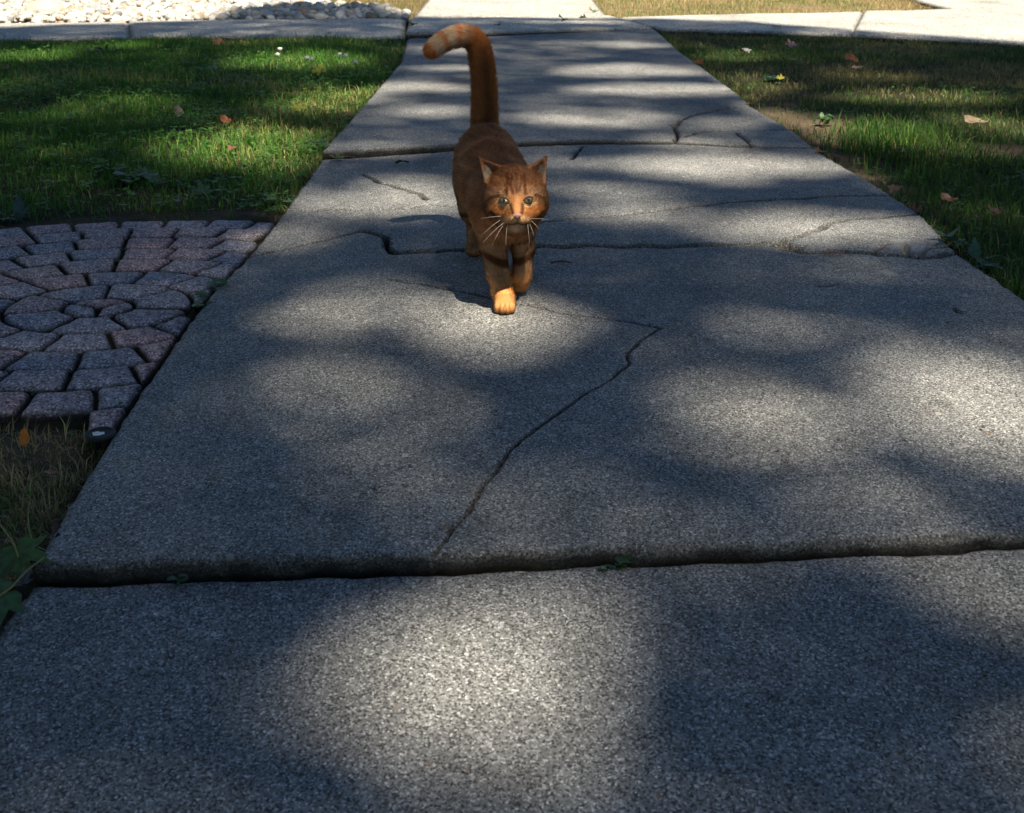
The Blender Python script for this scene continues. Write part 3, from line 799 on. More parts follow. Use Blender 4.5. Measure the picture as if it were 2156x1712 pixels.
# ================================================================ FALLEN LEAVES, WEEDS, LITTER
MAPLE = [(0, 1.0), (7, .80), (13, .84), (18, .60), (26, .46), (33, .72), (41, .97), (47, .82), (53, .84), (60, .62), (72, .40), (82, .54), (94, .72), (100, .56), (116, .44), (138, .40), (160, .30), (176, .12)]
OVAL = [(0, 1.0), (12, .86), (28, .66), (50, .50), (80, .42), (110, .44), (140, .56), (165, .74), (178, .80)]
def leaf_mesh(shape, size, curl, seed, stem=0.0, color=(0.05, 0.1, 0.03), vein=None):
    r = np.random.default_rng(seed)
    pts = [(a, q) for a, q in shape] + [(-a, q) for a, q in shape[::-1] if a > 0.5]
    a = np.radians([p[0] for p in pts]); q = np.array([p[1] for p in pts])*(1 + r.uniform(-.08, .08, len(pts)))
    ring = [np.stack([np.sin(a), np.cos(a)], 1)*q[:, None]*k for k in (0.35, 0.7, 1.0)]
    P = np.concatenate([[[0, 0]]] + ring); n = len(pts)
    dx, dy = r.normal(size=2); dl = math.hypot(dx, dy)
    t = P @ (np.array([dx, dy])/dl)
    zz = curl*(t**2) + curl*0.5*np.sin(P[:, 0]*4 + r.uniform(0, 6))*np.abs(P[:, 1]) + curl*.25*r.uniform(-1, 1, len(P))*np.linalg.norm(P, axis=1)
    V = np.c_[P, zz - zz.min()]*size
    T = [(0, 1 + (i + 1) % n, 1 + i) for i in range(n)]
    Q = []
    for k in range(2):
        for i in range(n):
            j = (i + 1) % n
            Q.append((1 + k*n + i, 1 + k*n + j, 1 + (k + 1)*n + j, 1 + (k + 1)*n + i))
    C = np.tile(color, (len(V), 1))*r.uniform(.82, 1.18, (len(V), 1))
    blot = r.uniform(0, 1, len(V)) < 0.10
    C[blot] = C[blot]*0.4 + np.array([0.10, 0.05, 0.02])*0.6
    return V, np.array(Q), np.array(T), C
def tube(pts, rad, sides=5):
    pts = np.asarray(pts, float); n = len(pts); rad = np.broadcast_to(rad, n)
    t = np.gradient(pts, axis=0); t /= np.linalg.norm(t, axis=1)[:, None] + 1e-12
    up = np.where(np.abs(t[:, 2:3]) > 0.9, [[1., 0, 0]], [[0, 0, 1.]])
    s = np.cross(t, up); s /= np.linalg.norm(s, axis=1)[:, None]; u = np.cross(s, t)
    a = np.arange(sides)*2*np.pi/sides
    V = (pts[:, None] + rad[:, None, None]*(np.cos(a)[None, :, None]*s[:, None] + np.sin(a)[None, :, None]*u[:, None])).reshape(-1, 3)
    Q = [(i*sides + k, i*sides + (k + 1) % sides, (i + 1)*sides + (k + 1) % sides, (i + 1)*sides + k) for i in range(n - 1) for k in range(sides)]
    V = np.concatenate([V, pts[:1], pts[-1:]])
    T = [(len(V) - 2, (k + 1) % sides, k) for k in range(sides)] + [(len(V) - 1, (n - 1)*sides + k, (n - 1)*sides + (k + 1) % sides) for k in range(sides)]
    return V, np.array(Q), np.array(T)
def stalk(parent, pts, r0, r1, c, name='stem'):
    pts = np.asarray(pts, float)
    V, Q, T = tube(pts, np.linspace(r0, r1, len(pts)))
    return mesh_obj(name, V, Fq=Q, Ft=T, mat=M['twig'], parent=parent, colors=np.tile(c, (len(V), 1)), sm=True)
leaf_n = 0
def fallen(uv, size, color, label, shape=MAPLE, curl=0.25, rot=None, tilt=(0, 0), z=None, stem=0.0, name='fallen_leaf', group='fallen leaves', surf='lawn', stemc=(0.25, 0.22, 0.08)):
    global leaf_n; leaf_n += 1
    p = g(*uv) if not isinstance(uv, np.ndarray) else uv
    if z is None: z = 0.004 if surf == 'walk' else float(soil_z(np.array([p[0]]), np.array([p[1]]))[0]) + 0.026
    if surf == 'lawn' and z is None: size, curl, z_drop = size*.72, max(curl, .55), .006
    else: z_drop = 0
    V, Q, T, C = leaf_mesh(shape, size, curl, leaf_n, color=color)
    o = empty(name, (p[0], p[1], z)) if stem else None
    b = mesh_obj('blade' if stem else name, V, Fq=Q, Ft=T, mat=M['leaf'], parent=o, colors=C, sm=True)
    root = o or b
    root.location = (p[0], p[1], z)
    root.rotation_euler = (Matrix.Rotation(abs(tilt[0]), 3, 'X') @ Matrix.Rotation(tilt[1], 3, 'Y') @ Matrix.Rotation(rot if rot is not None else random.uniform(0, 6.28), 3, 'Z')).to_euler()
    if stem:
        stalk(root, [(0, size*.25, .004 + size*curl*.1), (0, -size*.2, .005), (stem*.12, -size*.2 - stem*.5, .007), (stem*.2, -size*.2 - stem, .004)], 0.0011, 0.0008, stemc)
    tag(root, label, 'leaf', group)
    return root
GR, OR, BR, YE, TA = (0.060, 0.115, 0.040), (0.50, 0.17, 0.035), (0.20, 0.11, 0.055), (0.42, 0.36, 0.05), (0.40, 0.30, 0.20)
fallen((40, 1185), 0.043, (0.080, 0.155, 0.055), 'large dull green maple leaf bridging the joint at the lower left', rot=3.6, tilt=(0.55, -0.1), z=0.012, stem=0.05, curl=0.12)
fallen((8, 1268), 0.045, (0.072, 0.155, 0.062), 'large green maple leaf cut off by the left border, lower of two', rot=2.4, tilt=(0.50, 0.12), z=0.006, stem=0.045, curl=0.12)
fallen((716, 340), 0.030, (0.13, 0.19, 0.085), 'pale green crumpled maple leaf on the walk beside the left lawn', rot=1.2, surf='walk', z=0.008, stem=0.035, curl=0.5)
fallen((848, 348), 0.020, (0.05, 0.07, 0.035), 'small dark curled leaf on the walk left of the cat', curl=0.7, rot=1.5, surf='walk', shape=OVAL, z=0.003)
fallen((428, 424), 0.032, (0.070, 0.14, 0.075), 'grey-green maple leaf on the soil above the pavers', rot=0.4, tilt=(-0.4, 0.1), z=0.02, stem=0.03, curl=0.3)
fallen((263, 443), 0.018, (0.05, 0.11, 0.06), 'small round green leaf at the upper rim of the pavers', shape=OVAL, rot=1.5, z=0.012, curl=0.2)
fallen((54, 945), 0.016, (0.62, 0.20, 0.03), 'bright orange leaf on the straw coloured grass', shape=OVAL, rot=0.3, tilt=(-.5, 0), z=0.012)
fallen((107, 1010), 0.011, (0.38, 0.07, 0.03), 'small red leaf in the straw coloured grass near the walk', shape=OVAL, rot=1.3, z=0.008)
fallen((678, 152), 0.050, (0.40, 0.42, 0.05), 'yellow-green leaf in the far part of the left lawn', tilt=(-.5, 0))
fallen((632, 232), 0.040, (0.34, 0.38, 0.06), 'yellow-green leaf in the left lawn nearer the walk', tilt=(-.4, .2))
fallen((475, 258), 0.026, (0.26, 0.09, 0.05), 'rust red leaf in the middle of the left lawn', tilt=(-.5, 0), shape=OVAL, curl=.8)
fallen((378, 240), 0.036, (0.30, 0.24, 0.19), 'pale brown curled leaf in the middle of the left lawn', tilt=(-.4, 0), curl=.8, shape=OVAL)
fallen((490, 316), 0.034, BR, 'brown leaf on the bright clover of the left lawn', curl=.5, shape=OVAL)
fallen((465, 87), 0.050, (0.45, 0.22, 0.09), 'light brown leaf near the sidewalk in the left lawn', tilt=(-.5, 0))
fallen((735, 240), 0.030, (0.36, 0.15, 0.09), 'reddish leaf at the edge of the left lawn beside the walk', curl=.4)
fallen((215, 105), 0.055, (0.09, 0.055, 0.035), 'dark brown leaf in the far left lawn', curl=.4)
fallen((15, 143), 0.045, (0.10, 0.065, 0.04), 'dark brown leaf at the left border of the lawn', curl=.4)
fallen((620, 195), 0.038, (0.12, 0.075, 0.05), 'dark brown leaf between two yellow-green leaves', curl=.5)
fallen((608, 425), 0.020, (0.09, 0.15, 0.08), 'small green leaf where the left lawn meets the walk', rot=.9, z=0.0)
fallen((1575, 106), 0.034, (0.34, 0.34, 0.36), 'whitish leaf in the far right lawn', tilt=(-.3, 0), curl=.35, rot=2.4)
fallen((1668, 97), 0.042, (0.50, 0.30, 0.28), 'pinkish leaf in the far right lawn', tilt=(-.5, 0), curl=.3)
fallen((1793, 131), 0.042, (0.36, 0.14, 0.06), 'rust brown leaf in the far right lawn', tilt=(-.4, 0), curl=.8, shape=OVAL)
fallen((1806, 141), 0.034, (0.32, 0.20, 0.16), 'greyish brown leaf beside the rust brown one', tilt=(-.3, 0), curl=.4)
fallen((1468, 131), 0.034, (0.40, 0.12, 0.04), 'small red leaf where the right lawn meets the far walk', tilt=(-.3, 0))
fallen((1646, 164), 0.026, (0.34, 0.31, 0.05), 'bright yellow leaf in the right lawn', tilt=(-.4, 0))
fallen((2055, 260), 0.042, TA, 'broad tan leaf at the right side of the right lawn', tilt=(-.25, 0.1), curl=.5, shape=OVAL)
fallen((1995, 422), 0.024, (0.20, 0.10, 0.075), 'brown leaf in the dark near part of the right lawn', tilt=(-.3, 0), curl=.7, shape=OVAL)
fallen((2095, 447), 0.024, (0.13, 0.075, 0.055), 'dim brown leaf at the right border of the near right lawn', tilt=(-.2, 0), curl=.5)
fallen((1876, 396), 0.026, (0.22, 0.14, 0.09), 'brown dry leaf lying along the right edge of the walk', tilt=(-.3, .2), curl=.6)
fallen((1858, 388), 0.018, (0.26, 0.24, 0.14), 'olive dry leaf beside the brown one at the walk edge', tilt=(-.5, .2), curl=.6, z=0.005)
fallen((1926, 440), 0.022, (0.30, 0.11, 0.06), 'reddish dry leaf beside the broken slab corner', curl=.6, tilt=(-.3, 0))
fallen((1728, 322), 0.022, (0.34, 0.15, 0.06), 'orange brown leaf scrap on the soil beside the walk', curl=.5)
fallen((1576, 222), 0.022, (0.24, 0.13, 0.07), 'brown leaf at the end of the far crack', curl=.5, surf='walk')
fallen((1190, 56), 0.045, (0.03, 0.035, 0.02), 'dark clump of leaf on the sidewalk crossing', curl=.6, z=0.03)
fallen((1253, 36), 0.050, (0.12, 0.15, 0.05), 'green leaf at the far right corner of the sidewalk crossing', curl=.5, z=0.025, tilt=(-.3, 0))
fallen((1230, 47), 0.040, (0.10, 0.13, 0.05), 'small green leaf in front of the far right corner of the crossing', curl=.5, z=0.022)
fallen((875, 68), 0.042, (0.03, 0.08, 0.04), 'green leaf on the sidewalk crossing left of the tail', curl=.5, z=0.035)
fallen((1045, 66), 0.030, (0.05, 0.09, 0.03), 'green leaf on the sidewalk crossing right of the tail', curl=.5, z=0.03)
fallen((1640, 62), 0.05, (0.30, 0.36, 0.22), 'grey-green leaf on the shaded sidewalk behind the right lawn', curl=.4, z=0.012)
# dead leaves caught along the left edge of the walk
for k, (u, v, c, l) in enumerate([(812, 172, (0.22, .14, .08), 'curled brown leaf wedged at the far left edge of the walk'), (790, 196, (.30, .2, .1), 'tan leaf wedged below the curled brown one at the walk edge'),
                                  (748, 258, (.14, .09, .06), 'dark dead leaf in the gap of the left walk edge'), (648, 372, (.10, .06, .045), 'dark dead leaf in the gap nearest the crumpled green leaf'),
                                  (120, 1118, (.06, .04, .03), 'dark rotted leaf in the gap beside the big maple leaves'), (45, 1222, (.12, .12, .13), 'grey leaf scrap between the two big maple leaves')]):
    fallen((u, v), 0.028 if k < 4 else 0.018, c, l, shape=MAPLE if k % 2 else OVAL, curl=.7, z=-0.008)

# twigs and bits
def twig(uv0, uv1, r, c, label):
    a, b = g(*uv0), g(*uv1); p = (a + b)/2
    o = empty('twig', (p[0], p[1], 0.003)) ; n = 7
    pts = np.linspace(a - p, b - p, n); pts = np.c_[pts, np.zeros(n)]; pts[:, 1] += np.sin(np.linspace(0, 5, n))*0.0025; pts[:, 2] = 0.0015 + np.abs(np.sin(np.linspace(0, 3, n)))*.002
    V, Q, T = tube(pts, np.linspace(r, r*.6, n))
    mesh_obj('stick', V, Fq=Q, Ft=T, mat=M['twig'], parent=o, colors=np.tile(c, (len(V), 1)), sm=True)
    V, Q, T = tube([pts[3], pts[3] + [.006, .012, .002]], [r*.6, r*.3], 4)
    mesh_obj('side_shoot', V, Fq=Q, Ft=T, mat=M['twig'], parent=o, colors=np.tile(c, (len(V), 1)))
    tag(o, label, 'twig', 'twigs on the walk')
twig((1160, 558), (1203, 557), 0.0020, (0.13, 0.055, 0.035), 'short dark reddish twig on the slab right of the cat')
twig((1733, 537), (1781, 539), 0.0026, (0.30, 0.15, 0.10), 'pale reddish twig lying against the broken joint at the right')

# crumbs, seeds and leaf scraps strewn over the concrete
n = 420
x = rng.uniform(-1.0, 1.2, n); y = 0.7 + 7.0*rng.uniform(0, 1, n)**1.5
m = (x > edge_x(LEFT, y) + .01) & (x < edge_x(RIGHT, y) - .01); x, y = x[m], y[m]; n = len(x)
dj, _ = segdist(x, y, J1)
s = rng.uniform(.0012, .0045, n); a = rng.uniform(0, 6.28, n)
P = np.stack([x, y, np.where(y < np.interp(x, J1[:, 0], J1[:, 1]), -.006, .0035)], 1)
d1 = np.stack([np.cos(a), np.sin(a), rng.uniform(-.2, .2, n)], 1)*s[:, None]; d2 = np.stack([-np.sin(a), np.cos(a), rng.uniform(-.2, .2, n)], 1)*s[:, None]*rng.uniform(.25, .7, (n, 1)); up = np.array([0, 0, 1])*s[:, None]*.5
V = np.stack([P - d1, P - d2, P + d1, P + d2, P + up], 1).reshape(-1, 3); i = np.arange(n)*5
T = np.concatenate([np.stack([i + k, i + (k + 1) % 4, i + 4], 1) for k in range(4)])
cc = np.array([[.10, .06, .035], [.05, .035, .025], [.16, .11, .06], [.05, .07, .03]])[rng.integers(0, 4, n)]
tag(mesh_obj('leaf_litter', V, Ft=T, mat=M['twig'], colors=np.repeat(cc, 5, axis=0)), 'tiny crumbs of leaf and soil strewn over the walk', 'litter', kind='stuff')

# white clover heads
cv, ct = ico(1)
for k, (u, v, l) in enumerate([(589, 103, 'white clover head standing highest of the lawn flowers'), (584, 115, 'white clover head just below the highest one'), (715, 114, 'left head of a pair of white clover near the walk'), (728, 117, 'right head of a pair of white clover near the walk'),
                               (646, 122, 'white clover head between the two pairs'), (655, 124, 'smaller white clover head beside the middle one'), (748, 131, 'white clover head nearest the walk')]):
    p = g(u, v, 0.05); zb = float(soil_z(np.array([p[0]]), np.array([p[1]]))[0])
    o = empty('clover_flower', (p[0], p[1], zb)); ht = 0.05 - zb
    stalk(o, [(0, 0, -.005), (.003, .002, ht*.5), (0, 0, ht)], .0012, .0010, (0.06, .12, .03))
    V = cv*np.array([.011, .011, .010])*(1 + .25*np.random.default_rng(k).uniform(-1, 1, (len(cv), 1))) + [0, 0, ht]
    mesh_obj('flower_head', V, Ft=ct, mat=M['leaf'], parent=o, colors=np.tile((0.8, .78, .72), (len(V), 1)))
    tag(o, l, 'flower', 'white clover flowers')

# broad-leaved weeds: every leaf its own part
LOBED = [(0, 1.0), (8, .74), (12, .60), (18, .66), (24, .42), (34, .46), (44, .30), (62, .32), (90, .20), (140, .16), (178, .14)]
def weed(uv, n, length, color, label, shape=LOBED, lift=(0.2, 0.8), width=1.0, name='weed', group='weeds along the walk', z=None, spread=0.2, rise=.25):
    global leaf_n
    p = g(*uv); zb = (float(soil_z(np.array([p[0]]), np.array([p[1]]))[0]) if z is None else z)
    root = empty(name, (p[0], p[1], zb))
    for k in range(n):
        leaf_n += 1
        L = length*random.uniform(.55, 1.05)
        V, Q, T, C = leaf_mesh(shape, L, 0.22, leaf_n, color=color)
        V = V*[width, 1, 1]; V[:, 1] += L*.25
        V[:, 2] -= (V[:, 1]**2)/L*0.35
        e = random.uniform(*lift); a = k*2.399 + random.uniform(-.4, .4)
        A = np.array(Matrix.Rotation(a, 3, 'Z') @ Matrix.Rotation(e, 3, 'X'))
        d = random.uniform(0, spread)*length
        V = V @ A.T + [d*math.cos(a*1.7), d*math.sin(a*1.7), 0.004 + random.uniform(0, rise)*length]
        mesh_obj('leaf', V, Fq=Q, Ft=T, mat=M['leaf'], parent=root, colors=C, sm=True)
    stalk(root, [(0, 0, -.004), (.001, .001, length*.2), (0, 0, length*.4)], .0018, .0012, np.array(color)*1.3)
    tag(root, label, 'weed', group)
weed((452, 606), 9, 0.036, (0.045, 0.130, 0.038), 'dark green weed growing between the pavers and the walk', spread=1.1, width=1.2, z=-.008, lift=(.1, .9))
weed((428, 640), 5, 0.020, (0.04, 0.10, 0.03), 'small weed below the dark green one at the paver edge', spread=1.2, width=1.3, z=-.008, shape=OVAL)
weed((2015, 505), 8, 0.055, (0.045, 0.100, 0.062), 'grey-green thistle weed beside the broken slab corner', spread=.5, lift=(.3, 1.0))
weed((2070, 545), 7, 0.050, (0.050, 0.115, 0.075), 'grey-green thistle weed lower on the right lawn edge', spread=.6, lift=(.2, .8))
weed((1738, 252), 30, 0.013, (0.045, 0.12, 0.035), 'bushy green weed on the bare soil patch', spread=2.2, width=1.3, lift=(.2, 1.3), shape=OVAL, rise=2.2)
weed((1690, 320), 4, 0.03, (0.05, 0.11, 0.06), 'small weed at the walk edge below the bare soil', spread=.5, width=1.4, shape=OVAL)
weed((18, 440), 9, 0.050, (0.045, 0.095, 0.075), 'bluish green weed at the left border above the pavers', spread=.6, lift=(.3, 1.1), width=1.2)
weed((232, 352), 8, 0.040, (0.045, 0.115, 0.04), 'leafy weed in the shade of the near left lawn', spread=1.3, width=1.4, shape=OVAL)
weed((285, 365), 8, 0.042, (0.05, 0.125, 0.06), 'leafy weed right of another in the near left lawn', spread=1.3, width=1.4, shape=OVAL)
weed((355, 408), 4, 0.028, (0.05, 0.10, 0.06), 'flat weed on the bare soil strip above the pavers', spread=1.5, width=1.2)
weed((665, 300), 7, 0.040, (0.05, 0.125, 0.05), 'weed at the edge of the left lawn beside the walk', spread=.9, width=1.4, shape=OVAL)
weed((430, 138), 6, 0.050, (0.045, 0.115, 0.075), 'bluish green weed in the far shaded left lawn', spread=1.2, width=1.3, shape=OVAL)
weed((830, 143), 5, 0.045, (0.06, 0.13, 0.05), 'weed overhanging the far left edge of the walk', spread=.9, width=1.4, shape=OVAL)
weed((600, 408), 7, 0.030, (0.06, 0.15, 0.03), 'bright green weed in the corner of lawn and pavers', spread=1.1, width=1.4, shape=OVAL)
weed((1630, 158), 6, 0.050, (0.06, 0.15, 0.09), 'bluish green weed by the yellow leaf', spread=.9, width=1.4, shape=OVAL)
weed((1310, 1168), 7, 0.009, (0.028, 0.075, 0.02), 'green sprout in the open joint below the cat', spread=1.4, width=1.3, z=-0.014, shape=OVAL, name='sprout', group='sprouts in the joint')
weed((1284, 1174), 5, 0.007, (0.028, 0.075, 0.02), 'smaller green sprout left of another in the open joint', spread=1.4, width=1.3, z=-0.016, shape=OVAL, name='sprout', group='sprouts in the joint')
weed((372, 1204), 3, 0.007, (0.02, 0.075, 0.03), 'round-leaved sprout at the left of the open joint', spread=1.2, width=1.7, z=-0.012, shape=OVAL, name='sprout', group='sprouts in the joint')

# black disc with a white mark, at the foot of the pavers
p = g(212, 914)
disc = empty('plastic_lid', (p[0], p[1], -0.004))
a = np.linspace(0, 2*np.pi, 33)[:-1]; rings = []
for r, z in ((0.0175, 0.0), (0.0192, 0.002), (0.0192, 0.0045), (0.0182, 0.0062), (0.0162, 0.0066), (0.0152, 0.0056), (0.008, 0.0054)):
    rings.append(np.stack([np.cos(a)*r*1.0, np.sin(a)*r, 0*a + z], 1))
V = np.concatenate(rings + [[[0, 0, .0054]]]); n = 32
Q = [(k*n + i, k*n + (i + 1) % n, (k + 1)*n + (i + 1) % n, (k + 1)*n + i) for k in range(6) for i in range(n)]
T = [(6*n + i, 6*n + (i + 1) % n, 7*n) for i in range(n)]
mesh_obj('rim', V, Fq=np.array(Q), Ft=np.array(T), mat=M['black_plastic'], parent=disc, sm=True)
q = np.array([[-.010, -.004], [-.004, -.0075], [.004, -.006], [.0045, -.001], [.000, .001], [-.002, .005], [-.009, .005]])
V = np.concatenate([np.c_[q, 0*q[:, 0] + .0058], np.c_[q, 0*q[:, 0] + .0066]]); n = len(q)
bm_f = [tuple(range(n, 2*n))] + [(i, (i + 1) % n, n + (i + 1) % n, n + i) for i in range(n)]
me = bpy.data.meshes.new('label_patch'); me.from_pydata(V.tolist(), [], bm_f); me.materials.append(M['white_paper'])
link('label_patch', me, disc)
disc.rotation_euler = (0.06, -0.05, 0.5)
tag(disc, 'round black plastic lid with a white patch beside the lowest paver', 'lid')

# ================================================================ THE TREE THAT SHADES ALL THIS
# (behind the camera to the right; its crown stands between the sun and the walk)
HOLES = []
def hole(u, v, ru, rv, s=1.0):
    c = g(u, v); rx = abs(g(u + ru, v)[0] - g(u - ru, v)[0])/2
    y0, y1 = g(u, v - rv)[1], g(u, v + rv)[1]
    HOLES.append((c[0], (y0 + y1)/2, rx, (y0 - y1)/2, s))
for h_ in [(1005, 1432, 312, 215, 1.0), (1080, 1290, 270, 60, .35),
           (2120, 1225, 100, 90, .35), (2110, 865, 230, 130, 1.0), (1600, 875, 220, 98, .52), (1860, 905, 170, 70, .32), (1740, 700, 260, 40, .26), (2090, 745, 140, 62, .5),
           (705, 828, 150, 76, .42), (890, 840, 110, 60, .10), (840, 980, 125, 115, .22), (820, 1110, 140, 45, .14), (1270, 1105, 200, 50, .09), (1800, 1055, 200, 55, .17),
           (1028, 674, 185, 62, 1.0), (690, 655, 145, 50, .42),
           (1700, 482, 320, 36, .95), (1520, 350, 270, 30, .95), (1150, 350, 90, 24, .4), (860, 405, 110, 40, .8), (690, 425, 90, 45, .55), (610, 500, 80, 35, .45), (760, 600, 120, 18, .3),
           (1350, 450, 150, 26, .35), (1280, 400, 130, 18, .4), (1870, 560, 200, 24, .5),
           (1400, 190, 230, 15, .95), (1250, 255, 180, 22, .60), (880, 188, 140, 12, 1.0), (1330, 150, 190, 17, .85), (880, 240, 120, 16, .4), (820, 320, 130, 14, .5), (1450, 300, 120, 14, .5), (1550, 265, 90, 14, .4),
           (1320, 93, 110, 9, .7), (940, 104, 110, 8, .6), (950, 145, 100, 8, .5), (1180, 100, 60, 6, .3),
           (630, 124, 190, 22, 1.0), (50, 112, 110, 16, .75), (230, 90, 120, 7, .5), (250, 215, 160, 28, .32), (690, 205, 130, 34, .9), (500, 298, 190, 50, 1.0), (610, 345, 90, 36, .6), (560, 85, 90, 6, .7),
           (150, 300, 90, 20, .08), (360, 160, 90, 14, .12),
           (1600, 165, 90, 18, .9), (1560, 110, 120, 12, .45), (1950, 192, 240, 18, .85), (1840, 275, 150, 40, 1.0), (2110, 250, 110, 30, .9), (1660, 240, 80, 28, .8), (2060, 310, 110, 16, .6), (1790, 340, 60, 24, .5), (1860, 150, 140, 10, .4),
           (2120, 440, 60, 40, .35),
           (975, 52, 60, 3, .3), (1200, 50, 140, 3.5, .5), (930, 430, 60, 26, .45), (835, 440, 80, 26, .55)]:
    hole(*h_)
SHADE_END = gl([(-2500, 66), (-600, 58), (0, 57), (300, 50), (430, 46), (500, 24), (600, 12), (800, 14), (866, 38), (1250, 44), (1400, 40), (1560, 46), (1700, 57), (1850, 68), (2000, 80), (2156, 92), (2600, 118), (3600, 165)])
def lit(x, y):
    L = np.zeros(np.shape(x))
    for cx, cy, rx, ry, s in HOLES:
        rx, ry = max(0.085, rx*.90), max(0.095, ry*.90)
        q = np.hypot((x - cx)/rx, (y - cy)/ry)
        L = np.maximum(L, s*smooth(1.04, 0.74, q))
    thin = 0.05*smooth(2.6, 5.5, y)*smooth(.35, .65, fbm(x*1.4, y*.9, 400, 2)) + 0.02
    return np.clip(1 + np.log(np.clip(np.maximum(L, thin), .02, 1))/4.0, 0, 1)
def crown_leaves():
    x, y = np.meshgrid(np.arange(-6.0, 6.5, 0.040), np.arange(-3.0, 11.0, 0.046))
    x = (x + rng.uniform(-.03, .03, x.shape)).ravel(); y = (y + rng.uniform(-.035, .035, y.shape)).ravel()
    edge = np.interp(x, SHADE_END[:, 0], SHADE_END[:, 1]) + 0.06
    m = y < edge
    m &= np.hypot((x - 0.3)/6.0, (y - 3.5)/8.6) < 1 + 0.18*np.sin(np.arctan2(y - 3.5, x)*7)
    x, y = x[m], y[m]
    m = rng.uniform(0, 1, len(x)) > lit(x, y)
    # inside a half-open gap the twigs are thin everywhere; elsewhere they overlap
    x, y = x[m], y[m]
    e = np.clip(1 - np.hypot((x - 0.3)/6.6, (y - 3.5)/9.0), 0.02, 1)
    z = 17.5 + rng.uniform(-1, 1, len(x))*3.2*np.sqrt(e)
    t = z/SUNV.z
    P = np.stack([x + SUNV.x*t, y + SUNV.y*t, z], 1)
    # the outer crown, all round, in coarser sprays, widened to block sky light
    no = 22000
    ao = rng.uniform(0, 6.283, no); ro_ = np.sqrt(rng.uniform(.0, 1, no))*10 + 6.0
    cx_, cy_ = 0.3 + SUNV.x*17.5/SUNV.z, 2.5 + SUNV.y*17.5/SUNV.z
    O = np.stack([cx_ + np.cos(ao)*ro_*.95, cy_ + np.sin(ao)*ro_*1.1, 15.0 + rng.uniform(-5, 3.5, no)], 1)
    # reaches wide over the lawns
    ox, oy = O[:, 0] - SUNV.x*O[:, 2]/SUNV.z, O[:, 1] - SUNV.y*O[:, 2]/SUNV.z
    O = O[(np.hypot((ox - .3)/6.2, (oy - 3.5)/8.8) > 1.0) & (oy < 7.5)]
    n0_ = len(P); P = np.concatenate([P, O])
    n = len(P); s = np.where(np.arange(n) < n0_, rng.uniform(.042, .066, n), rng.uniform(.16, .26, n))
    nr_ = np.array(SUNV)*1.0 + rng.normal(0, .38, (n, 3))
    a = np.cross(nr_, rng.normal(size=(n, 3))); a /= np.linalg.norm(a, axis=1)[:, None]
    b = np.cross(a, nr_); b /= np.linalg.norm(b, axis=1)[:, None]
    a *= s[:, None]; b *= s[:, None]
    V = np.stack([P - a, P - a*.1 + b*.9, P + a*1.05, P - a*.1 - b*.9], 1).reshape(-1, 3)
    i = np.arange(n)*4
    T = np.concatenate([np.stack([i, i + 1, i + 2], 1), np.stack([i, i + 2, i + 3], 1)])
    return V, T, P
tree = empty('unseen_maple', (5.6, -9.2, -0.02))
V, T, CP = crown_leaves()
cc = np.repeat(np.array([0.055, 0.11, 0.03])*rng.uniform(.7, 1.3, (len(V)//4, 1)), 4, axis=0)
cr = mesh_obj('crown', V, Ft=T, mat=M['crown'], colors=cc); cr.parent = tree; cr.matrix_parent_inverse = Matrix.Translation((-5.6, 9.2, 0.02)); tag(cr, kind='stuff')
zt = np.linspace(0, 14.5, 14)
tp = np.stack([0.12*np.sin(zt*.5), 0.15*np.cos(zt*.4) - .15, zt], 1)
rad = 0.42*(1 - zt/19)**1.0 + 0.22*np.exp(-zt*2.2)
V, Q, T = tube(tp, rad, 18); tr = mesh_obj('trunk', V, Fq=Q, Ft=T, mat=M['bark'], parent=tree, sm=True)
lr = random.Random(12)
for k in range(15):
    z0 = lr.uniform(9.5, 14.3); base = np.array([np.interp(z0, zt, tp[:, 0]), np.interp(z0, zt, tp[:, 1]), z0])
    best = None
    for q in range(140):     # limbs keep to the leafy parts of the crown
        j = lr.randrange(len(CP)); e = CP[j] - np.array([5.6, -9.2, -.02])
        pts = np.array([base + (e - base)*f + np.array([0, 0, 1.1*math.sin(f*math.pi)*(1 if e[2] > z0 else .3)]) for f in np.linspace(0, 1, 25)])
        wp = pts + np.array([5.6, -9.2, 0])
        sc = (lit(wp[:, 0] - SUNV.x*wp[:, 2]/SUNV.z, wp[:, 1] - SUNV.y*wp[:, 2]/SUNV.z) > 0.28).sum()
        if best is None or sc < best[0]: best = (sc, pts)
    if best[0] > 0: continue
    V, Q, T = tube(best[1][::3], np.linspace(0.085, 0.012, 9), 8)
    mesh_obj('limb', V, Fq=Q, Ft=T, mat=M['bark'], parent=tree, sm=True)
